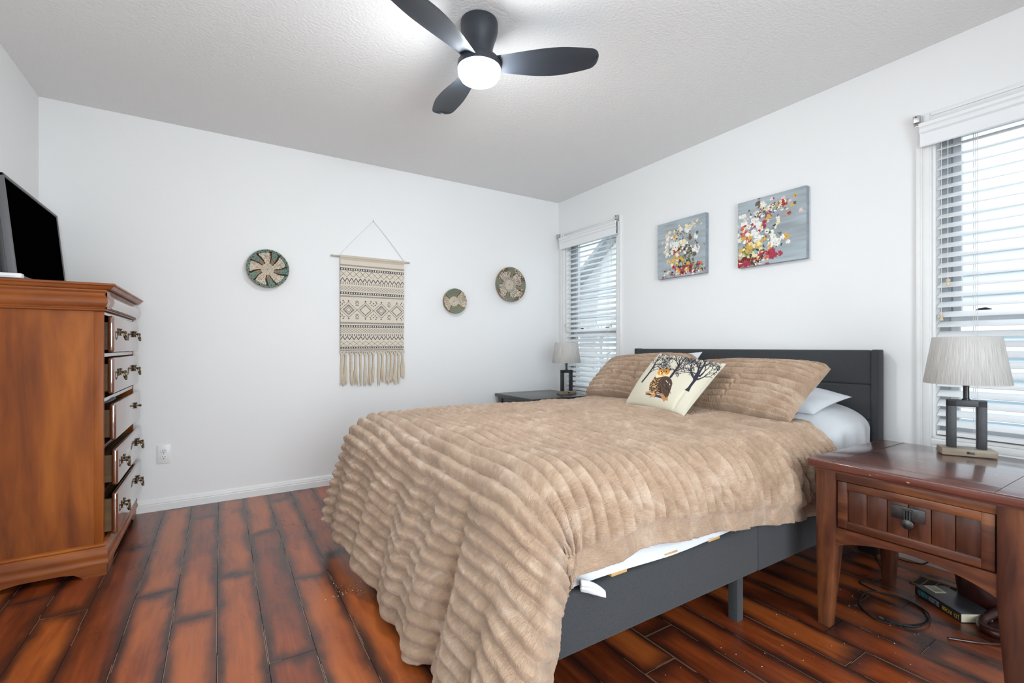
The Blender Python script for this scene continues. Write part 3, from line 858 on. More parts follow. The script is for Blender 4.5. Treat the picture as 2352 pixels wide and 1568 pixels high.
def tapestry():
    cx = -1.8245; z_top, z_bot = 1.703, 0.990; wdt = 0.492
    t = thing('wall_tapestry', 'cream wall tapestry with black geometric bands and a knotted fringe', 'tapestry', (cx, 0, 0))
    nu, nv = 270, 392
    us = np.linspace(0, 1, nu + 1); vs = np.linspace(0, 1, nv + 1)
    U, V = np.meshgrid(us, vs, indexing='ij')
    P = np.zeros((nu + 1, nv + 1, 3))
    P[..., 0] = (U - 0.5) * wdt * (1 - 0.012 * V)
    P[..., 1] = -0.021 - 0.004 * np.sin(U * 5.2 + 0.8) * V - 0.003 * np.sin(U * 13 + V * 4) * V
    P[..., 2] = z_top - V * (z_top - z_bot) + 0.004 * (U - 0.5) * V
    u = (us[:-1] + us[1:]) / 2; v = (vs[:-1] + vs[1:]) / 2
    Uc, Vc = np.meshgrid(u, v, indexing='ij')
    X = Uc * wdt; Y = Vc * (z_top - z_bot)          # metres
    ink = np.zeros_like(X, bool)
    hgt = (z_top - z_bot)
    # bands are read off the cloth: fraction of the drop
    Yf = Vc
    tri = lambda x, p: np.abs(((x / p) % 1.0) * 2 - 1)
    def zig(y0, y1, per, th, ph=0.0):
        m = (Yf > y0) & (Yf < y1)
        yy = (Yf - y0) / (y1 - y0)
        return m & (np.abs(yy - tri(X + ph, per)) * (y1 - y0) * hgt < th)
    def lattice(y0, y1, per, th, rows=1):
        m = (Yf > y0) & (Yf < y1)
        yy = (Yf - y0) / (y1 - y0) * rows
        a = ((X / per + yy) % 1.0); b = ((X / per - yy) % 1.0)
        da = np.minimum(a, 1 - a) * per; db = np.minimum(b, 1 - b) * per
        return m & ((da < th) | (db < th))
    def bead(y0, y1, per):
        m = (Yf > y0) & (Yf < y1)
        yy = (Yf - y0) / (y1 - y0)
        edge = (yy < 0.22) | (yy > 0.78)
        blk = (((X / per) % 1.0) < 0.42)
        return m & (edge | blk)
    def tiny(y0, y1, per=0.0095):
        m = (Yf > y0) & (Yf < y1)
        yy = (Yf - y0) / (y1 - y0)
        return m & ((((X / per + np.floor(yy * 2.999) * 0.5) % 1.0) < 0.55))
    for f in (lambda y: y,):
        ink |= tiny(0.082, 0.098)
        ink |= bead(0.118, 0.142, 0.018)
        ink |= lattice(0.146, 0.212, 0.047, 0.0017)
        ink |= zig(0.222, 0.262, 0.033, 0.0052)
        ink |= (Yf > 0.266) & (Yf < 0.292) & (((X / 0.0165) % 1.0) < 0.45) & ((((Yf - 0.266) / 0.0087) % 1.0) < 0.62)
        ink |= lattice(0.305, 0.358, 0.0245, 0.0015, 2)
        ink |= bead(0.370, 0.396, 0.018)
        ink |= tiny(0.408, 0.424)
        ink |= tiny(0.690, 0.706)
        ink |= bead(0.720, 0.744, 0.018)
        ink |= lattice(0.752, 0.803, 0.0245, 0.0015, 2)
        ink |= (Yf > 0.814) & (Yf < 0.838) & (((X / 0.0165) % 1.0) < 0.45) & ((((Yf - 0.814) / 0.008) % 1.0) < 0.62)
        ink |= zig(0.838, 0.876, 0.033, 0.0050)
        ink |= lattice(0.890, 0.942, 0.047, 0.0016)
        ink |= bead(0.948, 0.970, 0.018)
        ink |= tiny(0.978, 0.993)
    # large diamonds in the middle band
    cyd = 0.558 * hgt
    per = 0.1235
    for i, x0 in enumerate((0.060, 0.186, 0.310, 0.434)):
        dx, dy = np.abs(X - x0), np.abs(Y - cyd)
        d = dx + dy * 1.06
        ink |= np.abs(d - 0.0615) < 0.0021
        d2 = np.abs(d - (0.036 if i % 2 == 0 else 0.040))
        ink |= (d2 < 0.0022)
        ink |= (np.abs(d - (0.042 if i % 2 == 0 else 0.044)) < 0.0035) & ((((dx - dy) / 0.0085) % 1.0) < 0.5)
        if i % 2 == 0:
            ink |= (np.abs(d - 0.018) < 0.0020) | (np.abs(d - 0.029) < 0.0013)
        for s in (-1, 1):
            ink |= (np.abs(X - x0) + np.abs(Y - cyd - s * 0.066)) < 0.0065
    for x0, k in ((0.123, 0), (0.372, 0), (0.248, 1), (0.0, 1), (0.492, 1)):
        for s in (-1, 1):
            yc = cyd + s * 0.050
            if k == 0:
                d = np.abs(X - x0) + np.abs(Y - yc)
                ink |= np.abs(d - 0.0125) < 0.0022
                for q in (-1, 1):
                    d3 = np.abs((Y - yc) - q * (0.0185 - np.abs(X - x0) * 0.35))
                    ink |= (d3 < 0.0018) & (np.abs(X - x0) < 0.013)
            else:
                for ox, oy in ((-0.026, -0.004), (0.026, -0.004), (0, -0.004), (-0.013, 0.009), (0.013, 0.009), (0, 0.021), (-0.020, 0.022 * 0 - 0.017), (0.020, -0.017)):
                    ink |= (np.abs(X - x0 - ox) + np.abs(Y - yc + s * oy)) < 0.0056
    cream, dark = np.array(lin(217, 206, 190)[:3]), np.array(lin(58, 62, 70)[:3])
    colr = np.where(ink[..., None], dark, cream)
    seam = (Vc < 0.035)
    colr = np.where((seam & ~ink)[..., None], np.array(lin(196, 184, 167)[:3]), colr)
    grid_obj('cloth', P, 'print_cotton', t, colors=colr, flip=True)
    mb = MB(); mb.box(-wdt / 2, wdt / 2, -0.011, -0.009, z_bot, z_top - 0.01); obj('backing_cloth', mb, 'fringe', t, smooth=False)
    # rod pocket and rod
    mb = MB()
    mb.tube([(-wdt / 2, -0.016, z_top), (0, -0.016, z_top), (wdt / 2, -0.016, z_top)], 0.0105, 14)
    obj('rod_pocket', mb, plain('cream_hem', lin(205, 193, 176), 0.9), t)
    mb = MB(); mb.tube([(-0.311, -0.016, z_top), (0.294, -0.016, z_top)], 0.0065, 12); obj('rod', mb, 'rod', t)
    # hanging cord up to a hook
    apex = Vector((0.0045, -0.010, 2.003))
    mb = MB()
    mb.tube([(-0.252, -0.0235, z_top - 0.004), (-0.250, -0.016, z_top + 0.012), (-0.13, -0.013, 1.855), tuple(apex)], 0.0013, 6)
    mb.tube([(0.250, -0.0235, z_top - 0.004), (0.246, -0.016, z_top + 0.012), (0.128, -0.013, 1.862), tuple(apex)], 0.0013, 6)
    mb.tube([(0.256, -0.0215, z_top - 0.004), (0.252, -0.014, z_top + 0.010), (0.134, -0.011, 1.86), tuple(apex + Vector((0.002, 0, 0)))], 0.0013, 6)
    obj('hanging_cord', mb, 'cord', t)
    mb = MB(); mb.tube([(0.0045, 0.0, 2.000), (0.0045, -0.011, 1.998), (0.0045, -0.014, 2.004), (0.0045, -0.012, 2.012)], 0.0017, 6); obj('hook', mb, 'steel', t)
    # knotted fringe
    rr = random.Random(5)
    xs = [-0.232, -0.206, -0.166, -0.130, -0.095, -0.060, -0.028, 0.003, 0.045, 0.073, 0.112, 0.143, 0.175, 0.204, 0.236]
    for i, x in enumerate(xs):
        mb = MB()
        ln = rr.uniform(0.215, 0.243) if i < 14 else 0.20
        mb.tube([(x - 0.016, -0.016, z_bot + 0.004), (x - 0.007, -0.019, z_bot - 0.014), (x, -0.020, z_bot - 0.026)], [0.0035, 0.005, 0.006], 8)
        mb.tube([(x + 0.016, -0.016, z_bot + 0.004), (x + 0.008, -0.019, z_bot - 0.014), (x, -0.020, z_bot - 0.026)], [0.0035, 0.005, 0.006], 8)
        mb.sphere((x, -0.021, z_bot - 0.027), 0.0095, sc=(1.0, 0.8, 0.9), n=12)
        for k in range(7):
            ox, oy = rr.uniform(-0.007, 0.007), rr.uniform(-0.004, 0.004)
            pts = []; rad = []
            px = x + ox * 0.5; drift = rr.uniform(-0.010, 0.012)
            l2 = ln * rr.uniform(0.88, 1.0)
            for q in range(9):
                w = q / 8
                px2 = x + ox * (0.5 + 0.9 * w) + drift * w ** 1.5 + 0.004 * math.sin(w * 7 + k * 1.7 + i) * w
                pts.append((px2, -0.019 + oy + 0.003 * math.sin(w * 6 + k), z_bot - 0.030 - w * l2))
                rad.append(0.0048 * (1 - 0.1 * w) if w < 0.93 else 0.002)
            mb.tube(pts, rad, 6)
        obj('tassel', mb, 'fringe', t)
tapestry()

def outlet():
    o = thing('wall_outlet', 'white double electrical outlet low on the wall beside the dresser', 'outlet', (-3.131, 0, 0.350))
    mb = MB(); mb.box(-0.0355, 0.0355, -0.006, 0, -0.0595, 0.0595, 0.003); obj('cover_plate', mb, 'white_plastic', o)
    for s in (-1, 1):
        mb = MB(); mb.lathe([(0.0, 0.0), (0.0, 0.0025), (0.0155, 0.0025), (0.0170, 0.001), (0.0170, 0.0)], 28, Matrix.Translation((0, -0.006, s * 0.0195)) @ Matrix.Rotation(math.pi / 2, 4, 'X') @ Matrix.Diagonal((1, 0.86, 1, 1)))
        rc = obj('receptacle', mb, 'white_plastic', o)
        mb = MB()
        for sx in (-1, 1): mb.box(sx * 0.0064 - 0.0012, sx * 0.0064 + 0.0012, -0.0092, -0.0075, s * 0.0195 - 0.0005, s * 0.0195 + 0.0075)
        mb.lathe([(0.0, 0.0), (0.0026, 0.0), (0.0026, 0.0012), (0.0, 0.0012)], 12, Matrix.Translation((0, -0.0081, s * 0.0195 - 0.0070)) @ Matrix.Rotation(math.pi / 2, 4, 'X'))
        obj('slots', mb, 'slot', rc)
        if s == 1:
            ring = [(0.0172 * math.cos(t), -0.0064, s * 0.0195 + 0.0148 * math.sin(t)) for t in np.linspace(0, 2 * math.pi, 28, endpoint=False)]
        else:
            ring = [(0.0172 * math.cos(t), -0.0064, s * 0.0195 + 0.0148 * math.sin(t)) for t in np.linspace(0, 2 * math.pi, 28, endpoint=False)]
        mb = MB(); mb.tube(ring, 0.0007, 5, closed=True); obj('seam', mb, 'vinyl', rc)
    mb = MB(); mb.sphere((0, -0.0062, 0), 0.0022, sc=(1, 0.5, 1)); obj('screw', mb, 'steel', o)
outlet()

# ------------------------------------------------------------------ paintings on wall_right
def painting(yc, zc, label, seed):
    """square canvas; local u runs towards -y (to a viewer's right hand), v up"""
    s = 0.205; dep = 0.034
    p = thing('canvas_painting', label, 'painting', (0, yc, zc), 0, 'flower paintings')
    n = 260
    rr = np.random.RandomState(seed)
    us = (np.arange(n) + 0.5) / n
    U, V = np.meshgrid(us, us, indexing='ij')            # u: towards -y, v: up
    UU, VV = U, V
    def smooth_noise(fx, fy, sd):
        r2 = np.random.RandomState(sd); g = r2.rand(fx + 2, fy + 2)
        x = np.clip(UU * fx, 0, fx + 0.99); y = np.clip(VV * fy, 0, fy + 0.99)
        i, j = x.astype(int), y.astype(int); a, b = x - i, y - j
        a = a * a * (3 - 2 * a); b = b * b * (3 - 2 * b)
        return g[i, j] * (1 - a) * (1 - b) + g[i + 1, j] * a * (1 - b) + g[i, j + 1] * (1 - a) * b + g[i + 1, j + 1] * a * b
    bg1, bg2 = np.array(lin(174, 186, 192)[:3]), np.array(lin(146, 154, 158)[:3])
    w = 0.55 * smooth_noise(3, 5, seed + 1) + 0.45 * smooth_noise(4, 34, seed + 2)
    w = np.clip((w - 0.25) * 1.6, 0, 1)
    colr = bg1 * (1 - w[..., None]) + bg2 * w[..., None]
    pal = {'w': (238, 236, 230), 'c': (238, 226, 178), 'y': (216, 172, 78), 'r': (172, 52, 72), 'm': (112, 24, 44), 'o': (214, 104, 66),
           'g': (112, 124, 62), 'd': (62, 66, 50), 'b': (108, 88, 74), 'p': (226, 204, 188), 'k': (52, 50, 56), 's': (150, 150, 156)}
    lc = {k: np.array(lin(*v)[:3]) for k, v in pal.items()}
    U0, V0 = U, V
    U = U + 0.020 * (smooth_noise(26, 26, seed + 5) - 0.5) + 0.014 * (smooth_noise(70, 70, seed + 6) - 0.5)
    V = V + 0.020 * (smooth_noise(26, 26, seed + 7) - 0.5) + 0.014 * (smooth_noise(70, 70, seed + 8) - 0.5)
    def flower(u, v, r, c, petals=None, core=None):
        petals = petals or rr.randint(5, 9)
        ph = rr.rand() * 6.28
        du, dv = U - u, V - v
        d = np.hypot(du, dv); a = np.arctan2(dv, du)
        rad = r * (0.62 + 0.38 * np.abs(np.cos((a + ph) * petals / 2))) * (0.9 + 0.25 * (smooth_noise(30, 30, rr.randint(9999)) - 0.5))
        m = d < rad
        tone = 0.86 + 0.22 * smooth_noise(40, 40, rr.randint(9999))
        colr[m] = (lc[c] * tone[..., None])[m]
        if core: colr[d < r * 0.24] = lc[core]
    def dab(u, v, l, wd, ang, c):
        du, dv = U - u, V - v
        x = du * math.cos(ang) + dv * math.sin(ang); y = -du * math.sin(ang) + dv * math.cos(ang)
        m = (np.abs(x) < l) & (np.abs(y) < wd * np.sqrt(np.clip(1 - (x / l) ** 2, 0, 1)))
        colr[m] = lc[c]
    def cloud(cu, cv, su, sv, k, cols, r0, r1, kind='f'):
        for _ in range(int(k * 1.35)):
            u, v = cu + rr.randn() * su, cv + rr.randn() * sv
            r0_, r1_ = r0 * 0.72, r1 * 0.74
            c = cols[rr.randint(len(cols))]
            if kind == 'f': flower(u, v, rr.uniform(r0_, r1_), c, core=('y' if c in 'wc' and rr.rand() < 0.35 else ('m' if c == 'r' and rr.rand() < 0.4 else None)))
            else: dab(u, v, rr.uniform(r0_, r1_), rr.uniform(r0_, r1_) * 0.42, rr.rand() * 3.14, c)
    if seed == 21:      # bouquet rising from the lower middle
        cloud(0.62, 0.34, 0.12, 0.14, 60, 'ggdb', 0.02, 0.05, 'd')
        cloud(0.42, 0.60, 0.12, 0.13, 34, 'wwwwc', 0.035, 0.070)
        cloud(0.30, 0.66, 0.10, 0.10, 12, 'wcp', 0.03, 0.06)
        cloud(0.70, 0.62, 0.08, 0.13, 12, 'wwpb', 0.03, 0.065)
        cloud(0.50, 0.72, 0.07, 0.05, 26, 'bkbg', 0.012, 0.035, 'd')
        cloud(0.75, 0.86, 0.10, 0.05, 10, 'pcc', 0.015, 0.035)
        cloud(0.22, 0.50, 0.05, 0.13, 10, 'wcp', 0.025, 0.055)
        cloud(0.55, 0.48, 0.14, 0.06, 26, 'kgdb', 0.012, 0.04, 'd')
        cloud(0.46, 0.44, 0.07, 0.03, 7, 'rrm', 0.025, 0.05)
        cloud(0.40, 0.33, 0.08, 0.06, 10, 'wcyy', 0.03, 0.06)
        cloud(0.82, 0.42, 0.04, 0.08, 9, 'wwb', 0.03, 0.07)
        cloud(0.62, 0.18, 0.14, 0.05, 44, 'gddk', 0.018, 0.05, 'd')
        cloud(0.62, 0.14, 0.16, 0.06, 34, 'rrmyyo', 0.03, 0.062)
        cloud(0.55, 0.06, 0.20, 0.03, 22, 'rymcw', 0.022, 0.05)
        cloud(0.85, 0.10, 0.08, 0.05, 22, 'kdygs', 0.015, 0.045, 'd')
        cloud(0.20, 0.07, 0.05, 0.04, 8, 'wcs', 0.02, 0.04)
        flower(0.38, 0.72, 0.045, 'y', 6, 'o'); flower(0.28, 0.28, 0.045, 'y', 6, 'w')
    else:               # sweep from the lower corner up and across
        cloud(0.16, 0.28, 0.12, 0.14, 60, 'ggdbk', 0.02, 0.055, 'd')
        cloud(0.28, 0.62, 0.14, 0.10, 30, 'wwwcp', 0.03, 0.062)
        cloud(0.42, 0.78, 0.10, 0.08, 18, 'wcbbp', 0.025, 0.055)
        cloud(0.42, 0.74, 0.08, 0.05, 28, 'bkbr', 0.012, 0.04, 'd')
        cloud(0.68, 0.84, 0.09, 0.07, 20, 'wcryp', 0.025, 0.05)
        cloud(0.66, 0.80, 0.08, 0.06, 18, 'rbgm', 0.012, 0.03, 'd')
        cloud(0.10, 0.55, 0.07, 0.10, 14, 'wwro', 0.03, 0.06)
        cloud(0.36, 0.48, 0.12, 0.10, 22, 'wwrycs', 0.025, 0.06)
        cloud(0.50, 0.40, 0.10, 0.10, 22, 'kgdbs', 0.015, 0.045, 'd')
        cloud(0.56, 0.32, 0.06, 0.06, 8, 'www', 0.045, 0.08)
        cloud(0.28, 0.30, 0.12, 0.10, 22, 'wcyyw', 0.03, 0.07)
        cloud(0.14, 0.18, 0.10, 0.08, 22, 'yygoc', 0.03, 0.065)
        cloud(0.50, 0.14, 0.06, 0.05, 14, 'rrro', 0.045, 0.08)
        cloud(0.12, 0.06, 0.10, 0.04, 22, 'rrmyk', 0.03, 0.07)
        cloud(0.30, 0.08, 0.10, 0.05, 26, 'kdgcw', 0.015, 0.05, 'd')
        flower(0.74, 0.35, 0.045, 'y', 6, 'o'); flower(0.72, 0.38, 0.03, 'y', 6); flower(0.75, 0.27, 0.038, 'w', 7)
        flower(0.85, 0.90, 0.032, 'y', 7, 'b'); flower(0.84, 0.80, 0.028, 'b', 6); flower(0.93, 0.68, 0.035, 'p', 6)
        flower(0.32, 0.92, 0.05, 'b', 6); flower(0.40, 0.90, 0.055, 'w', 8)
    us2 = np.linspace(0, 1, n + 1)
    U2, V2 = np.meshgrid(us2, us2, indexing='ij')
    P = np.zeros((n + 1, n + 1, 3))
    P[..., 0] = -dep - 0.0015; P[..., 1] = s - U2 * 2 * s; P[..., 2] = -s + V2 * 2 * s
    grid_obj('painted_face', P, 'canvas', p, colors=colr, smooth=False)
    mb = MB(); mb.box(-dep - 0.0008, -0.004, -s, s, -s, s, 0.002)
    obj('stretched_canvas', mb, plain('painted_canvas_edge', lin(140, 150, 158), 0.7, var=0.15, vscale=12, vec_scale=(1, 1, 4)), p)
painting(-1.4645, 1.735, 'square canvas painting of a white and red bouquet, the one next to the far window', 21)
painting(-2.107, 1.730, 'square canvas painting of flowers sweeping up from a corner, above the headboard middle', 43)

# ------------------------------------------------------------------ chest of drawers
def chest():
    d = thing('chest_of_drawers', 'tall cherry-stained chest of drawers in the corner with several drawers ajar', 'dresser', (-3.48, -0.455, 0))
    ox, oy = -3.48, -0.455
    X = lambda x: x - ox
    Y = lambda y: y - oy
    xb, xf = -3.695, -3.278; ya, yb = -0.890, -0.030
    # bracket-footed plinth with arched cut-outs on the visible end
    def ogee(z): return 0
    prof = [(0.0, 0.0), (0.014, 0.0), (0.014, 0.048), (0.021, 0.052), (0.021, 0.060), (0.017, 0.075), (0.018, 0.095), (0.013, 0.112), (0.005, 0.124), (0.009, 0.128), (0.009, 0.136), (0.0, 0.142)]
    mb = MB()
    # end board: outline with an arch, thickened, then the moulding swept above
    arch = [(X(xb), 0.0), (X(xb) + 0.055, 0.0), (X(xb) + 0.075, 0.010), (X(xb) + 0.10, 0.022), (X(xb) + 0.15, 0.030), (X(-3.42), 0.030), (X(-3.375), 0.024), (X(-3.355), 0.010), (X(-3.345), 0.0), (X(xf + 0.014), 0.0), (X(xf + 0.014), 0.06), (X(xb), 0.06)]
    mb.prism(arch, Y(ya) - 0.014, Y(ya) + 0.006, 'y')
    archf = [(Y(ya), 0.0), (Y(ya) + 0.10, 0.0), (Y(ya) + 0.125, 0.014), (Y(ya) + 0.17, 0.028), (Y(yb) - 0.17, 0.028), (Y(yb) - 0.125, 0.014), (Y(yb) - 0.10, 0.0), (Y(yb), 0.0), (Y(yb), 0.06), (Y(ya), 0.06)]
    mb.prism(archf, X(xf) - 0.006, X(xf) + 0.014, 'x')
    mb.prism([(X(xb), 0), (X(xb) + 0.09, 0), (X(xb) + 0.09, 0.06), (X(xb), 0.06)], Y(yb) - 0.006, Y(yb) + 0.01, 'y')
    # upper moulded member as stacked mitred rings
    mb.moulding(prof[3:], X(xb), X(xf), Y(ya), Y(yb), 1.0, 0.4)
    obj('plinth', mb, 'cherry_x', d, angle=50)
    # carcass: end panels, rails, back; open fronts show the boxes behind
    mb = MB()
    mb.box(X(xb), X(xf), Y(ya), Y(ya) + 0.02, 0.135, 1.19)
    obj('side_panel', mb, 'cherry_z', d, smooth=False)
    mb = MB()
    mb.box(X(xb), X(xf), Y(yb) - 0.02, Y(yb), 0.135, 1.19)
    obj('side_panel', mb, 'cherry_z', d, smooth=False)
    mb = MB(); mb.box(X(xf) - 0.032, X(xf) + 0.001, Y(ya) - 0.002, Y(ya) + 0.022, 0.14, 1.185, 0.003)
    obj('corner_stile', mb, 'cherry_z', d)
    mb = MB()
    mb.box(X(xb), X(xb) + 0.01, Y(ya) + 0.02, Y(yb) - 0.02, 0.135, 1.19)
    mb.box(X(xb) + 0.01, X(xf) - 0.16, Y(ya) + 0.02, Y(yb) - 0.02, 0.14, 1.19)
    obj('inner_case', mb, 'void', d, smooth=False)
    zt = [(1.000, 1.170), (0.806, 0.975), (0.590, 0.760), (0.380, 0.548), (0.150, 0.345)]
    mb = MB()
    for z in (0.142, 0.362, 0.569, 0.783, 0.988, 1.180):
        mb.box(X(xf) - 0.05, X(xf) - 0.001, Y(ya) + 0.02, Y(yb) - 0.02, z - 0.008, z + 0.008)
    obj('front_rails', mb, 'cherry_y', d, smooth=False)
    # cornice: ogee frieze and moulded top
    fr = [(0.0, 1.185), (0.012, 1.188), (0.013, 1.194), (0.006, 1.200), (0.014, 1.212), (0.019, 1.226), (0.017, 1.242), (0.009, 1.254), (0.006, 1.266), (0.012, 1.276), (0.012, 1.282)]
    mb = MB()
    mb.moulding(fr, X(xb), X(xf), Y(ya), Y(yb), 1.0, 0.4)
    obj('frieze', mb, 'cherry_x', d, angle=50)
    # hidden frieze drawer with a swelling front
    pf = [(0.0, 1.196), (0.014, 1.199), (0.022, 1.212), (0.026, 1.228), (0.022, 1.246), (0.012, 1.258), (0.008, 1.272), (0.0, 1.274)]
    mb = MB(); mb.prism([(X(xf) + 0.012 + p[0], p[1]) for p in pf], Y(ya) + 0.012, Y(yb) - 0.012, 'y')
    obj('frieze_drawer', mb, 'cherry_y', d, angle=40)
    tp = [(0.014, 1.282), (0.026, 1.284), (0.034, 1.290), (0.040, 1.298), (0.046, 1.302), (0.046, 1.308), (0.042, 1.311)]
    mb = MB()
    mb.moulding(tp, X(xb), X(xf), Y(ya), Y(yb), 0.6, 0.3)
    obj('top', mb, 'cherry_x', d, angle=50)
    # drawers, the lower ones standing further open
    pulls = [0.004, 0.004, 0.011, 0.018, 0.018]
    for k, ((z0, z1), pull) in enumerate(zip(zt, pulls)):
        xq = xf + pull
        mb = MB(); mb.box(X(xq), X(xq) + 0.024, Y(ya) + 0.066, Y(yb) - 0.032, z0, z1, 0.010, 3)
        dr = obj('drawer', mb, 'cherry_y', d, angle=60)
        mb = MB()
        for yy in (ya + 0.084, yb - 0.075):
            mb.box(X(xf) - 0.15, X(xq) + 0.002, Y(yy), Y(yy) + 0.012, z0 + 0.014, z1 - 0.030)
        mb.box(X(xf) - 0.15, X(xq) + 0.002, Y(ya) + 0.086, Y(yb) - 0.065, z0 + 0.012, z0 + 0.020)
        obj('drawer_box', mb, 'drawer_side', dr, smooth=False)
        if k == 2:
            # a dark strip of cloth caught over the top of the middle drawer
            mb = MB(); mb.tube([(X(xq) - 0.028, Y(ya) + 0.08, z1 + 0.004), (X(xq) - 0.014, Y(ya) + 0.16, z1 + 0.009), (X(xq) - 0.012, Y(ya) + 0.25, z1 + 0.011), (X(xq) - 0.016, Y(ya) + 0.33, z1 + 0.004)], [0.004, 0.009, 0.008, 0.003], 8)
            obj('caught_cloth', mb, 'charcoal', dr)
        for hy in (-0.700, -0.225):
            zc = (z0 + z1) / 2 + 0.012
            xo = X(xq) + 0.024
            broken = (k == 2)
            if broken and hy < -0.5: continue
            mb = MB()
            for s in ((-1, 1) if not broken else (0,)):
                yy = Y(hy) + s * 0.030
                mb.lathe([(0.0, 0.0), (0.011, 0.0), (0.012, 0.002), (0.009, 0.004), (0.005, 0.006), (0.004, 0.013), (0.006, 0.018), (0.0075, 0.022), (0.005, 0.026), (0.0, 0.027)], 14, Matrix.Translation((xo, yy, zc)) @ Matrix.Rotation(math.pi / 2, 4, 'Y'))
                mb.sphere((xo + 0.004, yy, zc + 0.014), 0.005); mb.sphere((xo + 0.003, yy, zc - 0.013), 0.004)
                if broken:
                    mb.sphere((xo + 0.003, yy - 0.013, zc), 0.005); mb.sphere((xo + 0.003, yy + 0.013, zc), 0.005)
            if not broken:
                mb.tube([(xo + 0.020, Y(hy) - 0.030, zc), (xo + 0.024, Y(hy) - 0.031, zc - 0.016), (xo + 0.026, Y(hy) - 0.022, zc - 0.029), (xo + 0.027, Y(hy), zc - 0.034),
                         (xo + 0.026, Y(hy) + 0.022, zc - 0.029), (xo + 0.024, Y(hy) + 0.031, zc - 0.016), (xo + 0.020, Y(hy) + 0.030, zc)], 0.0042, 8)
                mb.sphere((xo + 0.027, Y(hy), zc - 0.034), 0.006)
            obj('handle', mb, 'brass', dr)
chest()

def television():
    t = thing('television', 'flat TV with a silver bezel leaning on top of the chest of drawers', 'TV', (-3.56, -0.495, 1.312))
    tilt = Matrix.Rotation(math.radians(-5.5), 4, 'Y')
    hw, h = 0.385, 0.440
    base = 0.004
    mk = lambda: MB()
    def tilted(mb):
        bmesh.ops.transform(mb.bm, matrix=tilt, verts=mb.bm.verts[:]); return mb
    mb = MB(); b = 0.014
    mb.box(-0.022, 0.004, -hw, hw, base + h - b, base + h, 0.002); mb.box(-0.022, 0.004, -hw, hw, base + 0.0, base + 0.020, 0.002)
    mb.box(-0.022, 0.004, -hw, -hw + b, base, base + h, 0.002); mb.box(-0.022, 0.004, hw - b, hw, base, base + h, 0.002)
    M['bezel'] = plain('grey_bezel', (0.12, 0.12, 0.125, 1), 0.5)
    obj('bezel', tilted(mb), 'bezel', t)
    mb = MB(); mb.box(-0.010, 0.0005, -hw + b - 0.002, hw - b + 0.002, base + 0.018, base + h - b + 0.002)
    obj('screen', tilted(mb), plain('black_screen', (0.0008, 0.0008, 0.0009, 1), 0.6, spec=0.0), t, smooth=False)
    mb = MB()
    mb.box(-0.040, -0.020, -hw + 0.003, hw - 0.003, base + 0.003, base + h - 0.003, 0.006)
    mb.hexa([(-0.085, -hw + 0.07, base + 0.03), (-0.038, -hw + 0.03, base + 0.02), (-0.038, hw - 0.03, base + 0.02), (-0.085, hw - 0.07, base + 0.03),
             (-0.075, -hw + 0.09, base + 0.26), (-0.038, -hw + 0.04, base + 0.30), (-0.038, hw - 0.04, base + 0.30), (-0.075, hw - 0.09, base + 0.26)], 0.006)
    obj('back_shell', tilted(mb), plain('charcoal_tv_shell', (0.04, 0.042, 0.045, 1), 0.5), t)
    for s in (-1, 1):
        mb = MB()
        mb.tube([(-0.015, s * 0.26, 0.012), (0.05, s * 0.27, 0.005)], 0.005, 8); mb.tube([(-0.015, s * 0.26, 0.012), (-0.075, s * 0.27, 0.005)], 0.005, 8)
        obj('foot', mb, 'black', t)
television()
bx = thing('streaming_box', 'small flat white box at the edge of the dresser top by the TV', 'box', (-3.588, -0.900, 1.311))
mb = MB(); mb.box(-0.055, 0.055, -0.018, 0.016, 0.002, 0.022, 0.005, 3); obj('case', mb, 'white_plastic', bx)
mb = MB(); mb.box(-0.010, 0.036, -0.0188, -0.0175, 0.007, 0.0105, 0.0005); obj('slot', mb, 'vinyl', bx)
mb = MB(); mb.box(-0.045, 0.045, -0.014, 0.012, 0.0, 0.003); obj('rubber_pad', mb, 'cable', bx)

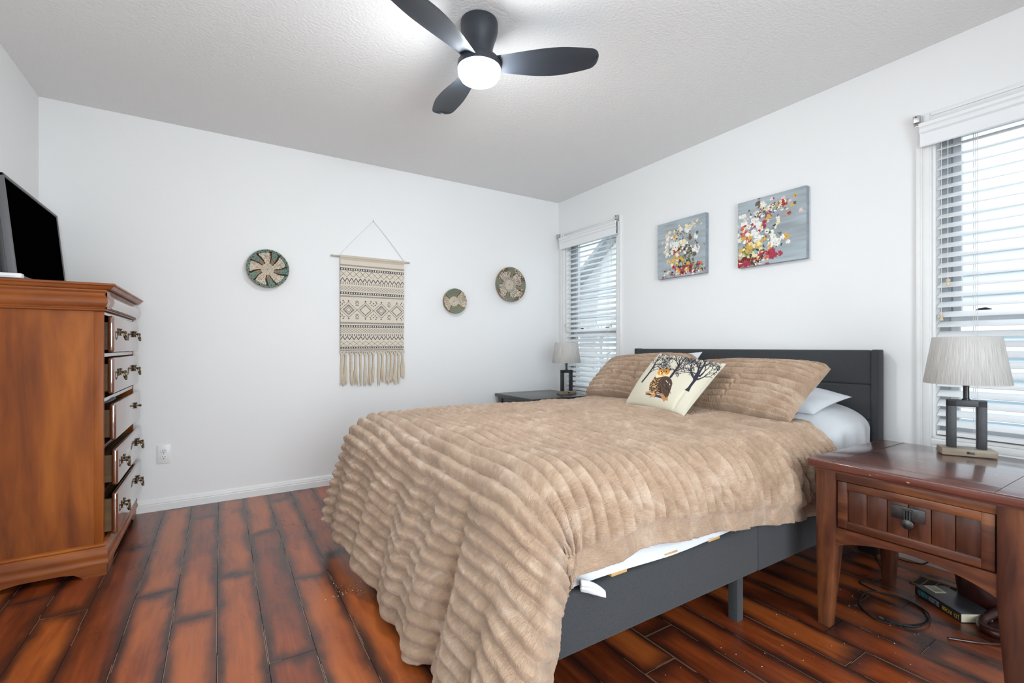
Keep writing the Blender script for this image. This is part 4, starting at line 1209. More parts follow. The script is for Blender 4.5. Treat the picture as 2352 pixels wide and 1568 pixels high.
# ------------------------------------------------------------------ bed frame
BY0, BY1 = -2.662, -1.086          # outer faces of the side rails
def bed():
    b = thing('platform_bed', 'charcoal upholstered bed frame with a channelled headboard', 'bed', (-1.1, -1.875, 0))
    ox, oy = -1.1, -1.875
    X = lambda x: x - ox
    Y = lambda y: y - oy
    # headboard: frame border, three channelled pads
    mb = MB()
    mb.box(X(-0.098), X(-0.030), Y(-2.672), Y(-2.640), 0.30, 1.012, 0.008, 3)
    mb.box(X(-0.098), X(-0.030), Y(-1.115), Y(-1.083), 0.30, 1.012, 0.008, 3)
    mb.box(X(-0.088), X(-0.030), Y(-2.642), Y(-1.113), 0.28, 1.008, 0.006, 2)
    hb = obj('headboard', mb, 'charcoal', b)
    for (z0, z1) in ((0.838, 1.010), (0.662, 0.836), (0.470, 0.660)):
        mb = MB(); mb.box(X(-0.104), X(-0.08), Y(-2.6405), Y(-1.1145), z0, z1, 0.011, 4)
        obj('channel_pad', mb, 'charcoal', hb, angle=60)
    for yy in (-2.655, -1.100):
        mb = MB(); mb.box(X(-0.105), X(-0.035), Y(yy) - 0.012, Y(yy) + 0.065 if yy < -2 else Y(yy) + 0.012, 0.0, 0.32, 0.003)
        obj('leg', mb, 'black', b)
    # upholstered side rails in two lengths with a seam, foot rail
    for (y0, y1) in ((BY0, BY0 + 0.034), (BY1 - 0.034, BY1)):
        mb = MB()
        mb.box(X(-2.150), X(-1.118), Y(y0), Y(y1), 0.182, 0.354, 0.010, 3)
        mb.box(X(-1.116), X(-0.10), Y(y0), Y(y1), 0.180, 0.352, 0.010, 3)
        obj('side_rail', mb, 'charcoal', b, angle=60)
    mb = MB(); mb.box(X(-2.152), X(-2.112), Y(BY0 + 0.03), Y(BY1 - 0.03), 0.182, 0.352, 0.010, 3); obj('foot_rail', mb, 'charcoal', b, angle=60)
    for (xx, yy) in ((-1.183, -2.612), (-1.183, -1.14), (-2.08, -2.60), (-2.08, -1.14), (-1.183, -1.875), (-2.08, -1.875)):
        mb = MB(); mb.box(X(xx) - 0.019, X(xx) + 0.019, Y(yy) - 0.019, Y(yy) + 0.019, 0.0, 0.20 if abs(yy + 1.875) > 0.1 else 0.31, 0.003); obj('leg', mb, 'charcoal', b)
    for i, xx in enumerate((-2.060, -1.83, -1.60, -1.375, -1.155, -0.94, -0.72, -0.50, -0.28)):
        mb = MB(); mb.box(X(xx) - 0.032, X(xx) + 0.032, Y(-2.655), Y(-1.095), 0.3535, 0.3655, 0.002); obj('slat', mb, 'slatwood', b)
    mb = MB(); mb.box(X(-2.11), X(-0.10), Y(-1.9), Y(-1.85), 0.30, 0.3525); obj('centre_beam', mb, 'black', b, smooth=False)
bed()

# mattress under everything
mt = thing('mattress', 'thick mattress on the charcoal bed, in a white fitted sheet', 'mattress', (-1.11, -1.872, 0.366))
mb = MB(); mb.box(-0.97, 0.99, -0.722, 0.722, 0.0, 0.245, 0.05, 5); obj('core', mb, 'mattress', mt, angle=80)
mb = MB(); mb.box(-0.975, 0.995, -0.728, 0.728, 0.012, 0.250, 0.055, 5); obj('fitted_sheet', mb, 'sheet', mt, angle=80)

# ------------------------------------------------------------------ cloth: shared numeric noise
def vnoise(x, y, seed=0):
    """smooth value noise on arrays"""
    def h(i, j):
        n = (i * 374761393 + j * 668265263 + seed * 1442695041) & 0x7fffffff
        n = ((n ^ (n >> 13)) * 1274126177) & 0x7fffffff
        return (n ^ (n >> 16)) % 65536 / 65535.0
    i, j = np.floor(x).astype(np.int64), np.floor(y).astype(np.int64)
    a, b = x - i, y - j
    a = a * a * (3 - 2 * a); b = b * b * (3 - 2 * b)
    return (h(i, j) * (1 - a) * (1 - b) + h(i + 1, j) * a * (1 - b) + h(i, j + 1) * (1 - a) * b + h(i + 1, j + 1) * a * b) * 2 - 1

def sstep(a, b, x):
    t = np.clip((x - a) / (b - a), 0, 1)
    return t * t * (3 - 2 * t)

def normals(P):
    du = np.gradient(P, axis=0); dv = np.gradient(P, axis=1)
    n = np.cross(du, dv); l = np.linalg.norm(n, axis=-1, keepdims=True)
    return n / np.maximum(l, 1e-9)

# ------------------------------------------------------------------ ribbed plush blanket
def blanket():
    R0 = 0.155
    SF, TN, TF = 2.015, 2.505, 1.235      # where the edges start to round: foot, near side, far side (in -x, -y)
    ztop = 0.664
    S0 = 0.44
    lam = 0.0475
    ns, nt = 600, 400
    s = np.linspace(S0, SF + 0.80, ns)
    tq = np.linspace(0, 1, nt)
    S, Q = np.meshgrid(s, tq, indexing='ij')
    # near-side hem length varies along the bed as the cloth hangs unevenly
    xh = [0.40, 0.55, 0.75, 1.00, 1.26, 1.50, 1.72, 1.99, 2.10, 2.4, 2.8]
    zh = [0.345, 0.330, 0.326, 0.358, 0.392, 0.410, 0.424, 0.402, 0.372, 0.36, 0.36]
    hem_z = np.interp(S, xh, zh) + 0.004 * vnoise(S * 9, S * 0 + 3.1, 5)
    qn = R0 * math.pi / 2 + (ztop - R0 - hem_z)
    T0 = TF - 0.36; T1 = TN + qn
    Tt = T0 + (T1 - T0) * Q
    # foot hem: shorter at the far corner
    foot_len = np.interp(Tt, [0.85, 1.05, 1.25, 1.6, 2.0, 2.2, 2.33, 2.45, 2.6, 2.9], [0.68, 0.70, 0.72, 0.73, 0.74, 0.752, 0.735, 0.80, 0.83, 0.83])
    S0v = S0 + 0.10 * sstep(2.35, 2.70, Tt)
    Ss = S0v + (S - S0) * (SF + foot_len - S0v) / (s[-1] - S0)
    S = Ss
    SFa = SF + 0.105 * (1 - sstep(1.15, 2.0, Tt))      # the far end of the foot is bunched further out
    ds = np.maximum(0, S - SFa); dtn = np.maximum(0, Tt - TN); dtf = np.maximum(0, TF - Tt)
    dt = np.maximum(dtn, dtf); sgn = np.where(dtn > 0, 1.0, -1.0)
    rho = np.hypot(ds, dt); phi = np.arctan2(dt, np.maximum(ds, 1e-9)); phi = np.where(rho < 1e-9, 0, phi)
    # the corner cloth swings round towards the long sides as it falls
    blend = sstep(0.05, 0.40, rho)
    phi = phi + blend * 0.36 * np.sin(2 * phi)
    hp = R0 * math.pi / 2
    ang = np.minimum(rho, hp) / R0
    c2 = np.cos(phi) ** 2
    f_foot = np.interp(Tt, [1.0, 1.3, 1.7, 2.1, 2.5], [0.22, 0.24, 0.26, 0.26, 0.24])
    flare = f_foot * c2 + 0.02 * (1 - c2) + 0.16 * np.sin(2 * phi) ** 2 * sstep(0.1, 0.5, ds)
    over = np.maximum(0, rho - hp)
    # follow the square corner of the frame, not a circle
    sq = 1.0 / (np.abs(np.cos(phi)) ** 4.5 + np.abs(np.sin(phi)) ** 4.5) ** (1 / 4.5)
    hor = R0 * np.sin(ang) * (1 + (sq * 1.04 - 1) * sstep(0.0, 0.3, rho)) + over * flare
    drop = R0 * (1 - np.cos(ang)) + over * np.sqrt(1 - flare ** 2)
    # loose folds of the hanging foot end
    wav = sstep(0.06, 0.45, ds)
    hor = hor + wav * (0.014 * np.sin(Tt * 2 * math.pi / 0.27 + 0.6) + 0.004 * np.sin(Tt * 2 * math.pi / 0.115 + 1.1) + 0.012 * vnoise(Tt * 7, ds * 4, 3))
    hor = hor + sstep(0.10, 0.36, dtn) * (1 - sstep(0, 0.12, ds)) * (0.022 + 0.008 * np.sin(S * 2 * math.pi / 0.30))
    # corner cone folds
    cornr = sstep(0.10, 0.45, rho) * np.sin(2 * phi) ** 2
    hor = hor + cornr * (0.016 + 0.014 * np.sin(phi * 7.0 + 0.4))
    x = -np.minimum(S, SFa) - hor * np.cos(phi)
    yb = -np.clip(Tt, TF, TN)
    y = yb - sgn * hor * np.sin(phi)
    # puffed top
    puff = 0.016 * np.sin(np.clip((Tt - TF) / (TN - TF), 0, 1) * math.pi) + 0.010 * vnoise(S * 2.6, Tt * 2.6, 9) + 0.005 * vnoise(S * 6, Tt * 5, 4)
    topm = 1 - sstep(0.0, 0.25, rho)
    z = ztop + puff * topm - drop
    low = 0.014
    pen = np.maximum(0, low - z)
    z = np.where(z < low, low + 0.004 * vnoise(S * 30, Tt * 30, 1), z)
    x = x - pen * np.cos(phi) * 0.35; y = y - sgn * pen * np.sin(phi) * 0.1
    P = np.stack([x, y, z], axis=-1)
    N = normals(P)
    if N[nt // 3, nt // 2, 2] < 0: N = -N
    # ribs
    warp = 0.010 * vnoise(S * 3, Tt * 3.3, 21) + 0.0035 * vnoise(S * 14, Tt * 14, 22)
    ph = (S + warp) / lam
    drape = sstep(0.02, 0.30, ds); side = sstep(0.0, 0.22, dtn) * (1 - drape)
    rib = (np.abs(np.sin(math.pi * ph)) ** 0.85) * (1 + 0.16 * (1 - drape) * np.cos(math.pi * 2 * (ph - 0.22)))
    amp = 0.0190 + 0.0040 * side - 0.0015 * drape + 0.004 * sstep(1.6, 2.0, S)
    amp = amp * (1 - 0.55 * sstep(0.04, 0.28, dtf))
    amp = amp * (1 + 0.15 * vnoise(S / lam * 0.5, Tt * 9, 31))
    # pinches that break the ribs of the foot end into lumps
    knots = [0.93, 1.00, 1.06, 1.12, 1.19, 1.27, 1.36, 1.47, 1.59, 1.72, 1.86, 2.00, 2.15, 2.335]
    lob = np.zeros_like(S); big = np.zeros_like(S)
    tw = Tt + 0.10 * (ds - 0.25) * sstep(0.0, 0.3, ds) + 0.005 * vnoise(S / lam * 0.8, Tt * 0 + 2.0, 41) + 0.012 * vnoise(S * 5, Tt * 2, 43)
    for kx, kt in enumerate(knots):
        w = 0.0085
        g = np.exp(-((tw - kt) / w) ** 2)
        lob = np.maximum(lob, g * (0.55 + 0.45 * vnoise(S * 6 + kx * 7, S * 0 + kx, 51)))
        if kx == len(knots) - 1: big = np.exp(-((tw - kt) / 0.028) ** 2)
    lob = lob * sstep(0.05, 0.22, ds) * np.interp(Tt, [1.0, 1.25, 1.6, 2.3], [1.0, 0.8, 0.45, 0.32])
    # a few diagonal pinches on the near side
    for (s0, k, w) in ((0.86, 0.6, 0.010), (0.93, 0.55, 0.010), (1.02, 0.5, 0.010), (1.10, 0.6, 0.010), (1.36, 0.75, 0.012), (1.43, 0.7, 0.011), (1.64, 0.65, 0.011), (1.80, 0.5, 0.010)):
        g = np.exp(-(((S - s0) + k * (dtn - 0.18)) / w) ** 2) * sstep(0.05, 0.14, dtn) * (1 - drape)
        lob = np.maximum(lob, 0.8 * g)
    fromhem = T1 - Tt
    plainhem = sstep(0.055, 0.082, fromhem + 0.012 * vnoise(ph.astype(int) * 1.7 + 0.5, S * 0 + 1.5, 77))
    h = amp * rib * plainhem * (1 - 0.5 * lob) - (0.009 - 0.004 * drape) * lob - 0.034 * big * sstep(0.10, 0.45, ds)
    h = h + (1 - plainhem) * (0.006 * vnoise(S * 22, Tt * 12, 61) + 0.004 * vnoise(S * 9, Tt * 20, 62)) + 0.0016 * vnoise(S * 160, Tt * 70, 71) + 0.0010 * vnoise(S * 60, Tt * 240, 72)
    P = P + N * h[..., None]
    P[..., 2] = np.maximum(P[..., 2], 0.006)
    o = grid_obj('plush_blanket', P, 'plush', uv=np.stack([S, Tt], axis=-1))
    md = o.modifiers.new('thickness', 'SOLIDIFY'); md.thickness = 0.010; md.offset = -1.0 if True else 1
    if normals(P)[100, 200, 2] < 0:
        o.data.flip_normals()
    tag(o, 'tan ribbed plush blanket spread over the bed and hanging to the floor', 'blanket')
    return o
blanket()

# ------------------------------------------------------------------ pillows
def pillow_points(BL, BR, TR, TL, thick_f, thick_b, n, pinch=0.05, puff=0.42, corner=0.0):
    BL, BR, TR, TL = [np.array(p, float) for p in (BL, BR, TR, TL)]
    u = np.linspace(0, 1, n); v = np.linspace(0, 1, n)
    U, V = np.meshgrid(u, v, indexing='ij')
    # edges bow inwards between the corners
    uc, vc = U * 2 - 1, V * 2 - 1
    rnd = 1 - corner * (uc ** 2 * vc ** 2) ** 2
    uu = uc * (1 - pinch * (1 - vc ** 2)) * rnd; vv = vc * (1 - pinch * (1 - uc ** 2)) * rnd
    a, b = ((uu + 1) / 2)[..., None], ((vv + 1) / 2)[..., None]
    B = BL * (1 - a) * (1 - b) + BR * a * (1 - b) + TR * a * b + TL * (1 - a) * b
    nrm = np.cross(BR - BL, TL - BL); nrm /= np.linalg.norm(nrm)
    prof = (np.clip(1 - uc ** 2, 0, 1) ** puff) * (np.clip(1 - vc ** 2, 0, 1) ** puff)
    return U, V, B, nrm, prof, uc, vc

def two_faced(name, root, Pf, Pb, mat_f, mat_b, colors=None, uv=None):
    f = grid_obj(name, Pf, mat_f, root, colors=colors, uv=uv)
    b = grid_obj('back_panel', Pb, mat_b, root, flip=True)
    return f, b

def sham(label, BL, BR, TR, TL, seed):
    t = thing('plush_pillow', label, 'pillow', tuple((np.array(BL) + np.array(BR)) / 2), 0, 'plush pillow shams')
    org = np.array(t.location)
    n = 230
    U, V, B, nrm, prof, uc, vc = pillow_points(BL, BR, TR, TL, 0, 0, n, 0.055, 0.36, 0.035)
    ribs = 11
    wv = 0.30 * vnoise(U * 4, V * 4, seed) + 0.12 * vnoise(U * 13, V * 9, seed + 1)
    Ve = 0.4 * V + 0.6 * (0.5 + np.arcsin(np.clip(vc, -1, 1)) / math.pi)
    rib = np.abs(np.sin(math.pi * (Ve * ribs + wv))) ** 0.8
    lump = np.zeros_like(U)
    for i, (u0, sl, w, st, v0, v1) in enumerate(((0.52, 0.12, 0.012, 0.8, 0.05, 0.62),) if seed == 5 else ((0.46, 0.25, 0.014, 1.0, 0.0, 0.75), (0.62, -0.2, 0.014, 1.0, 0.0, 0.8), (0.30, 0.1, 0.014, 0.8, 0.0, 0.5), (0.76, 0.15, 0.014, 0.8, 0.0, 0.6))):
        d = U - u0 - sl * (V - 0.4) - 0.012 * vnoise(V * 22, V * 0 + i, seed + 9)
        lump = np.maximum(lump, st * np.exp(-(d / w) ** 2) * sstep(v0, v0 + 0.1, V) * (1 - sstep(v1 - 0.1, v1, V)))
    edge = np.clip(np.minimum(np.minimum(U, 1 - U), np.minimum(V, 1 - V)) / 0.02, 0, 1)
    hf = 0.095 * prof + (0.0230 * rib * (1 - 0.55 * lump) - 0.010 * lump + 0.0012 * vnoise(U * 110, V * 90, seed + 3)) * edge + 0.006 * vnoise(U * 5, V * 5, seed + 4) * edge
    Pf = B + nrm * hf[..., None]
    U2, V2, B2, nrm2, prof2, _, _ = pillow_points(BL, BR, TR, TL, 0, 0, 60, 0.055, 0.36, 0.035)
    Pb = B2 - nrm2 * (0.045 * prof2)[..., None]
    two_faced('plush_face', t, Pf - org, Pb - org, 'plush', 'sheet', uv=np.stack([V * 0.45, U * 0.7], axis=-1))
    return t
# local u runs from the far side to the near side of the bed
sham('ribbed tan plush pillow on the far side of the bed, by the window lamp', (-0.62, -1.105, 0.676), (-0.62, -1.80, 0.676), (-0.30, -1.815, 0.962), (-0.33, -1.10, 0.925), 3)
sham('ribbed tan plush pillow on the near side of the bed, by the brown nightstand', (-0.64, -1.87, 0.676), (-0.62, -2.53, 0.676), (-0.32, -2.575, 0.922), (-0.31, -1.86, 0.918), 5)

def white_pillow(label, BL, BR, TR, TL, seed, tf, tb):
    t = thing('bed_pillow', label, 'pillow', tuple((np.array(BL) + np.array(BR)) / 2), 0, 'white bed pillows')
    org = np.array(t.location)
    n = 70
    U, V, B, nrm, prof, uc, vc = pillow_points(BL, BR, TR, TL, 0, 0, n, 0.05, 0.45)
    edge = np.clip(np.minimum(np.minimum(U, 1 - U), np.minimum(V, 1 - V)) / 0.06, 0, 1)
    w = 0.006 * vnoise(U * 6, V * 5, seed) * edge
    two_faced('pillowcase', t, B + nrm * (tf * prof + w)[..., None] - org, B - nrm * (tb * prof)[..., None] - org, 'sheet', 'sheet')
white_pillow('white pillow sticking out behind the near plush pillow', (-0.42, -1.90, 0.71), (-0.40, -2.52, 0.700), (-0.155, -2.585, 0.775), (-0.16, -1.88, 0.875), 2, 0.06, 0.04)
white_pillow('white pillow whose corner pokes up behind the far plush pillow', (-0.38, -1.12, 0.72), (-0.40, -1.74, 0.72), (-0.17, -1.742, 0.992), (-0.18, -1.14, 0.93), 4, 0.05, 0.02)

# owl cushion: the motif is printed into the cover
def owl_cushion():
    BL, BR, TR, TL = (-0.835, -1.705, 0.690), (-0.905, -2.165, 0.686), (-0.600, -2.190, 0.936), (-0.605, -1.765, 0.985)
    t = thing('owl_cushion', 'cream square cushion printed with a brown owl and bare trees', 'cushion', tuple((np.array(BL) + np.array(BR)) / 2))
    org = np.array(t.location)
    n = 301
    U, V, B, nrm, prof, uc, vc = pillow_points(BL, BR, TR, TL, 0, 0, n, 0.035, 0.45)
    edge = np.clip(np.minimum(np.minimum(U, 1 - U), np.minimum(V, 1 - V)) / 0.06, 0, 1)
    wr = 0.004 * vnoise(U * 4, V * 4, 8) * edge - 0.006 * np.exp(-((U - 0.86 - 0.1 * V) / 0.02) ** 2) * sstep(0, 0.1, V) * (1 - sstep(0.25, 0.45, V))
    Pf = B + nrm * (0.078 * prof + wr)[..., None]
    U2, V2, B2, n2, p2, _, _ = pillow_points(BL, BR, TR, TL, 0, 0, 60, 0.035, 0.45)
    Pb = B2 - n2 * (0.045 * p2)[..., None]
    # art board: homography from drawing coordinates (2265 x 1568 board, y down) to cover u, v
    src = np.array([(130, 1160), (1400, 1400), (2130, 370), (870, 110)], float); dst = np.array([(0, 0), (1, 0), (1, 1), (0, 1)], float)
    A = []
    for (x, y), (u, v) in zip(src, dst):
        A.append([x, y, 1, 0, 0, 0, -u * x, -u * y]); A.append([0, 0, 0, x, y, 1, -v * x, -v * y])
    hh = np.linalg.solve(np.array(A), dst.reshape(-1)); Hm = np.append(hh, 1).reshape(3, 3)
    Hi = np.linalg.inv(Hm)
    uc1 = ((np.arange(n - 1) + 0.5) / (n - 1))
    Uc, Vc = np.meshgrid(uc1, uc1, indexing='ij')
    w = Hi[2, 0] * Uc + Hi[2, 1] * Vc + Hi[2, 2]
    AX = (Hi[0, 0] * Uc + Hi[0, 1] * Vc + Hi[0, 2]) / w; AY = (Hi[1, 0] * Uc + Hi[1, 1] * Vc + Hi[1, 2]) / w
    # the print sits on the padded front, so it rides out with the bulge
    bulge = (np.clip(1 - (Uc * 2 - 1) ** 2, 0, 1) ** 0.45) * (np.clip(1 - (Vc * 2 - 1) ** 2, 0, 1) ** 0.45)
    AX = AX - 215 * bulge; AY = AY - 195 * bulge
    cream = np.array(lin(206, 200, 180)[:3])
    colr = np.ones(AX.shape + (3,)) * cream
    def inside(poly):
        m = np.zeros(AX.shape, bool)
        k = len(poly)
        for i in range(k):
            (x1, y1), (x2, y2) = poly[i], poly[(i + 1) % k]
            if y1 == y2: continue
            cond = ((AY < y1) != (AY < y2)) & (AX < (x2 - x1) * (AY - y1) / (y2 - y1) + x1)
            m ^= cond
        return m
    def fill(poly, c, tone=None): 
        m = inside(poly); colr[m] = np.array(lin(*c)[:3]); return m
    def stroke(p, q, w0, w1, c):
        p, q = np.array(p, float), np.array(q, float); d = q - p; L = max(1e-6, np.hypot(*d))
        tt = np.clip(((AX - p[0]) * d[0] + (AY - p[1]) * d[1]) / L ** 2, 0, 1)
        dist = np.hypot(AX - p[0] - tt * d[0], AY - p[1] - tt * d[1])
        colr[dist < (w0 + (w1 - w0) * tt) / 2] = np.array(lin(*c)[:3])
    ink = (46, 44, 58)
    rr = random.Random(12)
    def branch(p, ang, ln, wd, depth):
        if depth == 0 or ln < 26: return
        steps = 2
        q = p; a = ang
        for i in range(steps):
            a2 = a + rr.uniform(-0.28, 0.28)
            r2 = (q[0] + math.cos(a2) * ln / steps, q[1] - math.sin(a2) * ln / steps)
            stroke(q, r2, wd * (1 - 0.2 * i), wd * (0.8 - 0.2 * i), ink); q = r2; a = a2
        for sgn_ in (-1, 1):
            branch(q, a + sgn_ * rr.uniform(0.30, 0.75), ln * rr.uniform(0.70, 0.88), max(8, wd * 0.60), depth - 1)
        if rr.random() < 0.25: branch(q, a + rr.uniform(-0.2, 0.2), ln * 0.7, max(8, wd * 0.52), depth - 1)
    # tree with a thick leaning trunk
    fill([(1372, 885), (1465, 932), (1500, 850), (1600, 712), (1660, 560), (1600, 520), (1530, 640), (1530, 715), (1440, 840)], ink)
    for q, a_, l_, w_ in (((1600, 600), 1.35, 150, 54), ((1540, 650), 2.3, 120, 34), ((1610, 690), 0.5, 140, 34), ((1640, 540), 0.9, 140, 44), ((1530, 600), 1.9, 120, 34), ((1650, 620), 0.62, 150, 36), ((1560, 560), 2.75, 110, 26)): branch(q, a_, l_, w_, 6)
    # tree behind the owl
    stroke((1085, 620), (1180, 470), 52, 50, ink); stroke((1180, 470), (1250, 370), 50, 42, ink)
    for q, a_, l_, w_ in (((1240, 385), 0.65, 130, 34), ((1240, 380), 2.2, 120, 34), ((1180, 480), 0.25, 110, 24), ((1150, 470), 2.5, 90, 24), ((1250, 360), 1.35, 90, 28), ((1215, 430), 1.0, 120, 24)): branch(q, a_, l_, w_, 6)
    # slim tree along the edge
    stroke((485, 700), (640, 490), 34, 30, ink); stroke((640, 490), (760, 300), 30, 20, ink); stroke((760, 300), (860, 140), 20, 12, ink)
    for q, a in (((620, 520), 0.55), ((690, 430), 0.75), ((740, 340), 0.35), ((780, 270), 0.6), ((700, 400), 0.25), ((820, 200), 0.5)): branch(q, a, 110, 18, 5)
    # owl
    tan, dark, wing, org_c, crm = (176, 128, 80), (62, 42, 34), (78, 60, 50), (206, 132, 52), (226, 206, 160)
    perch = [(585, 935), (640, 940), (720, 962), (800, 965), (900, 990), (950, 1062), (850, 1035), (760, 1015), (690, 990), (605, 972)]
    fill(perch, (70, 62, 84))
    fill([(880, 940), (930, 1040), (985, 1128), (1010, 1090), (1055, 1108), (1064, 1010), (1000, 1000), (930, 910)], (178, 130, 84))
    body = [(780, 560), (720, 640), (670, 730), (650, 800), (655, 880), (700, 930), (770, 948), (850, 965), (905, 960), (960, 900), (1040, 700), (1045, 570)]
    mbody = fill(body, (196, 158, 110))
    for _ in range(230):
        px, py = rr.uniform(650, 930), rr.uniform(600, 960)
        a = rr.uniform(-0.5, 0.9)
        if mbody[np.unravel_index(np.argmin((AX - px) ** 2 + (AY - py) ** 2), AX.shape)]:
            stroke((px, py), (px + 30 * math.cos(a), py + 26 * math.sin(a)), 15, 9, dark)
    fill([(800, 520), (830, 560), (930, 575), (1000, 560), (1040, 530), (1050, 600), (960, 592), (850, 612), (770, 620), (775, 570)], crm)
    fill([(905, 600), (845, 680), (830, 780), (870, 850), (940, 930), (1010, 1045), (1065, 1000), (1100, 880), (1132, 760), (1112, 680), (1050, 620), (980, 590)], wing)
    for _ in range(60):
        px, py = rr.uniform(880, 1090), rr.uniform(640, 940)
        stroke((px, py), (px + 14, py + 46), 10, 7, rr.choice([(48, 38, 34), (104, 84, 66), (58, 44, 44)]))
    for px, py in ((1000, 690), (1030, 720), (1072, 762)): stroke((px, py), (px + 10, py + 22), 16, 10, (226, 210, 180))
    fill([(845, 395), (900, 420), (960, 435), (1030, 445), (1130, 426), (1115, 458), (1060, 492), (1045, 530), (1005, 562), (930, 575), (830, 562), (800, 520), (825, 470)], org_c)
    fill([(880, 425), (960, 440), (1040, 452), (985, 480), (935, 520), (900, 470)], (150, 112, 62))
    fill([(845, 392), (885, 418), (850, 452), (835, 440)], dark); stroke((1040, 455), (1128, 432), 22, 14, dark)
    fill([(860, 470), (900, 462), (915, 500), (900, 560), (850, 555)], crm); fill([(935, 500), (960, 540), (1000, 548), (960, 562), (915, 560)], crm)
    for px, py in ((882, 484), (986, 492)):
        stroke((px, py), (px + 1, py + 1), 44, 44, (220, 150, 40)); stroke((px, py), (px + 1, py + 1), 26, 26, (30, 30, 34))
    stroke((905, 515), (878, 548), 24, 12, (58, 58, 70))
    fill([(580, 918), (660, 902), (712, 930), (640, 948), (590, 948)], (206, 142, 76)); fill([(690, 1022), (720, 960), (760, 944), (800, 965), (792, 1018)], (206, 142, 76))
    for px, py in ((598, 955), (690, 1015), (785, 1020)): stroke((px, py), (px - 6, py + 26), 12, 5, (50, 46, 52))
    two_faced('printed_cover', t, Pf - org, Pb - org, 'print_cotton', 'cream_cotton', colors=colr)
    loop = []
    m2 = 60
    _, _, Be, _, _, _, _ = pillow_points(BL, BR, TR, TL, 0, 0, m2, 0.035, 0.45)
    ring = [Be[i, 0] for i in range(m2 - 1)] + [Be[-1, i] for i in range(m2 - 1)] + [Be[m2 - 1 - i, -1] for i in range(m2 - 1)] + [Be[0, m2 - 1 - i] for i in range(m2 - 1)]
    mb = MB(); mb.tube([tuple(np.array(p) - org) for p in ring], 0.0022, 6, closed=True); obj('seam', mb, 'cream_cotton', t)
owl_cushion()

# loose white sheet: tucked strip along the near side, a corner lump, and the turned-down end by the pillows
def sheet():
    t = thing('bed_sheet', 'loose white sheet showing under the blanket edge and beside the pillows', 'sheet', (-1.3, -2.64, 0.36))
    org = np.array(t.location)
    n, m = 160, 16
    P = np.zeros((n, m, 3))
    for i in range(n):
        a = i / (n - 1); x = -2.10 + a * 1.16
        for j in range(m):
            b = j / (m - 1)
            z = 0.362 + 0.005 * math.sin(x * 9) + b * 0.085
            y = -2.6535 - 0.004 * math.sin(b * 5 + x * 3) - 0.003 * math.sin(b * 16 + x * 2) + 0.020 * b
            P[i, j] = (x, y, z)
    grid_obj('tucked_edge', P - org, 'sheet', t, flip=True)
    # crumpled corner hanging over the rail
    n, m = 40, 26
    P = np.zeros((n, m, 3))
    for i in range(n):
        u = i / (n - 1)
        for j in range(m):
            a = 2 * math.pi * j / m
            r = 0.021 * (1 - 0.55 * u ** 2) * (1 + 0.22 * math.sin(3 * a + u * 3) + 0.1 * math.sin(7 * a + 5 * u))
            if i == 0: r *= 0.6
            if i == n - 1: r *= 0.1
            P[i, j] = (-2.000 + u * 0.075 + 0.3 * r * math.cos(a), -2.676 - 0.022 * math.sin(u * 1.7) + 0.55 * r * math.cos(a), 0.380 - 0.040 * u ** 1.5 + 0.75 * r * math.sin(a))
    grid_obj('hanging_corner', P - org, 'sheet', t, closed_v=True)
    # end at the head of the bed: from under the pillow down the side
    n, m = 60, 60
    u = np.linspace(0, 1, n); v = np.linspace(0, 1, m)
    U, V = np.meshgrid(u, v, indexing='ij')
    x = -0.60 + U * 0.47 + 0.02 * np.sin(V * 4)
    ang = np.clip(V / 0.45, 0, 1) * math.pi / 2
    y = -2.44 - 0.175 * np.sin(ang) - 0.03 * sstep(0.35, 0.7, U) * np.sin(ang) - 0.012 * np.clip(V - 0.45, 0, 1)
    z = 0.655 + 0.035 * sstep(0.3, 0.6, U) - 0.10 * (1 - np.cos(ang)) - np.clip(V - 0.45, 0, 1) * 0.42 + 0.05 * U * (1 - V)
    w = sstep(0.25, 0.7, V) * sstep(0.1, 0.35, U) * (0.014 * np.sin(U * 17 + V * 2) + 0.008 * np.sin(U * 31 + 1))
    P = np.stack([x, y - w, z], axis=-1)
    grid_obj('turned_end', P - org, 'sheet', t)
sheet()

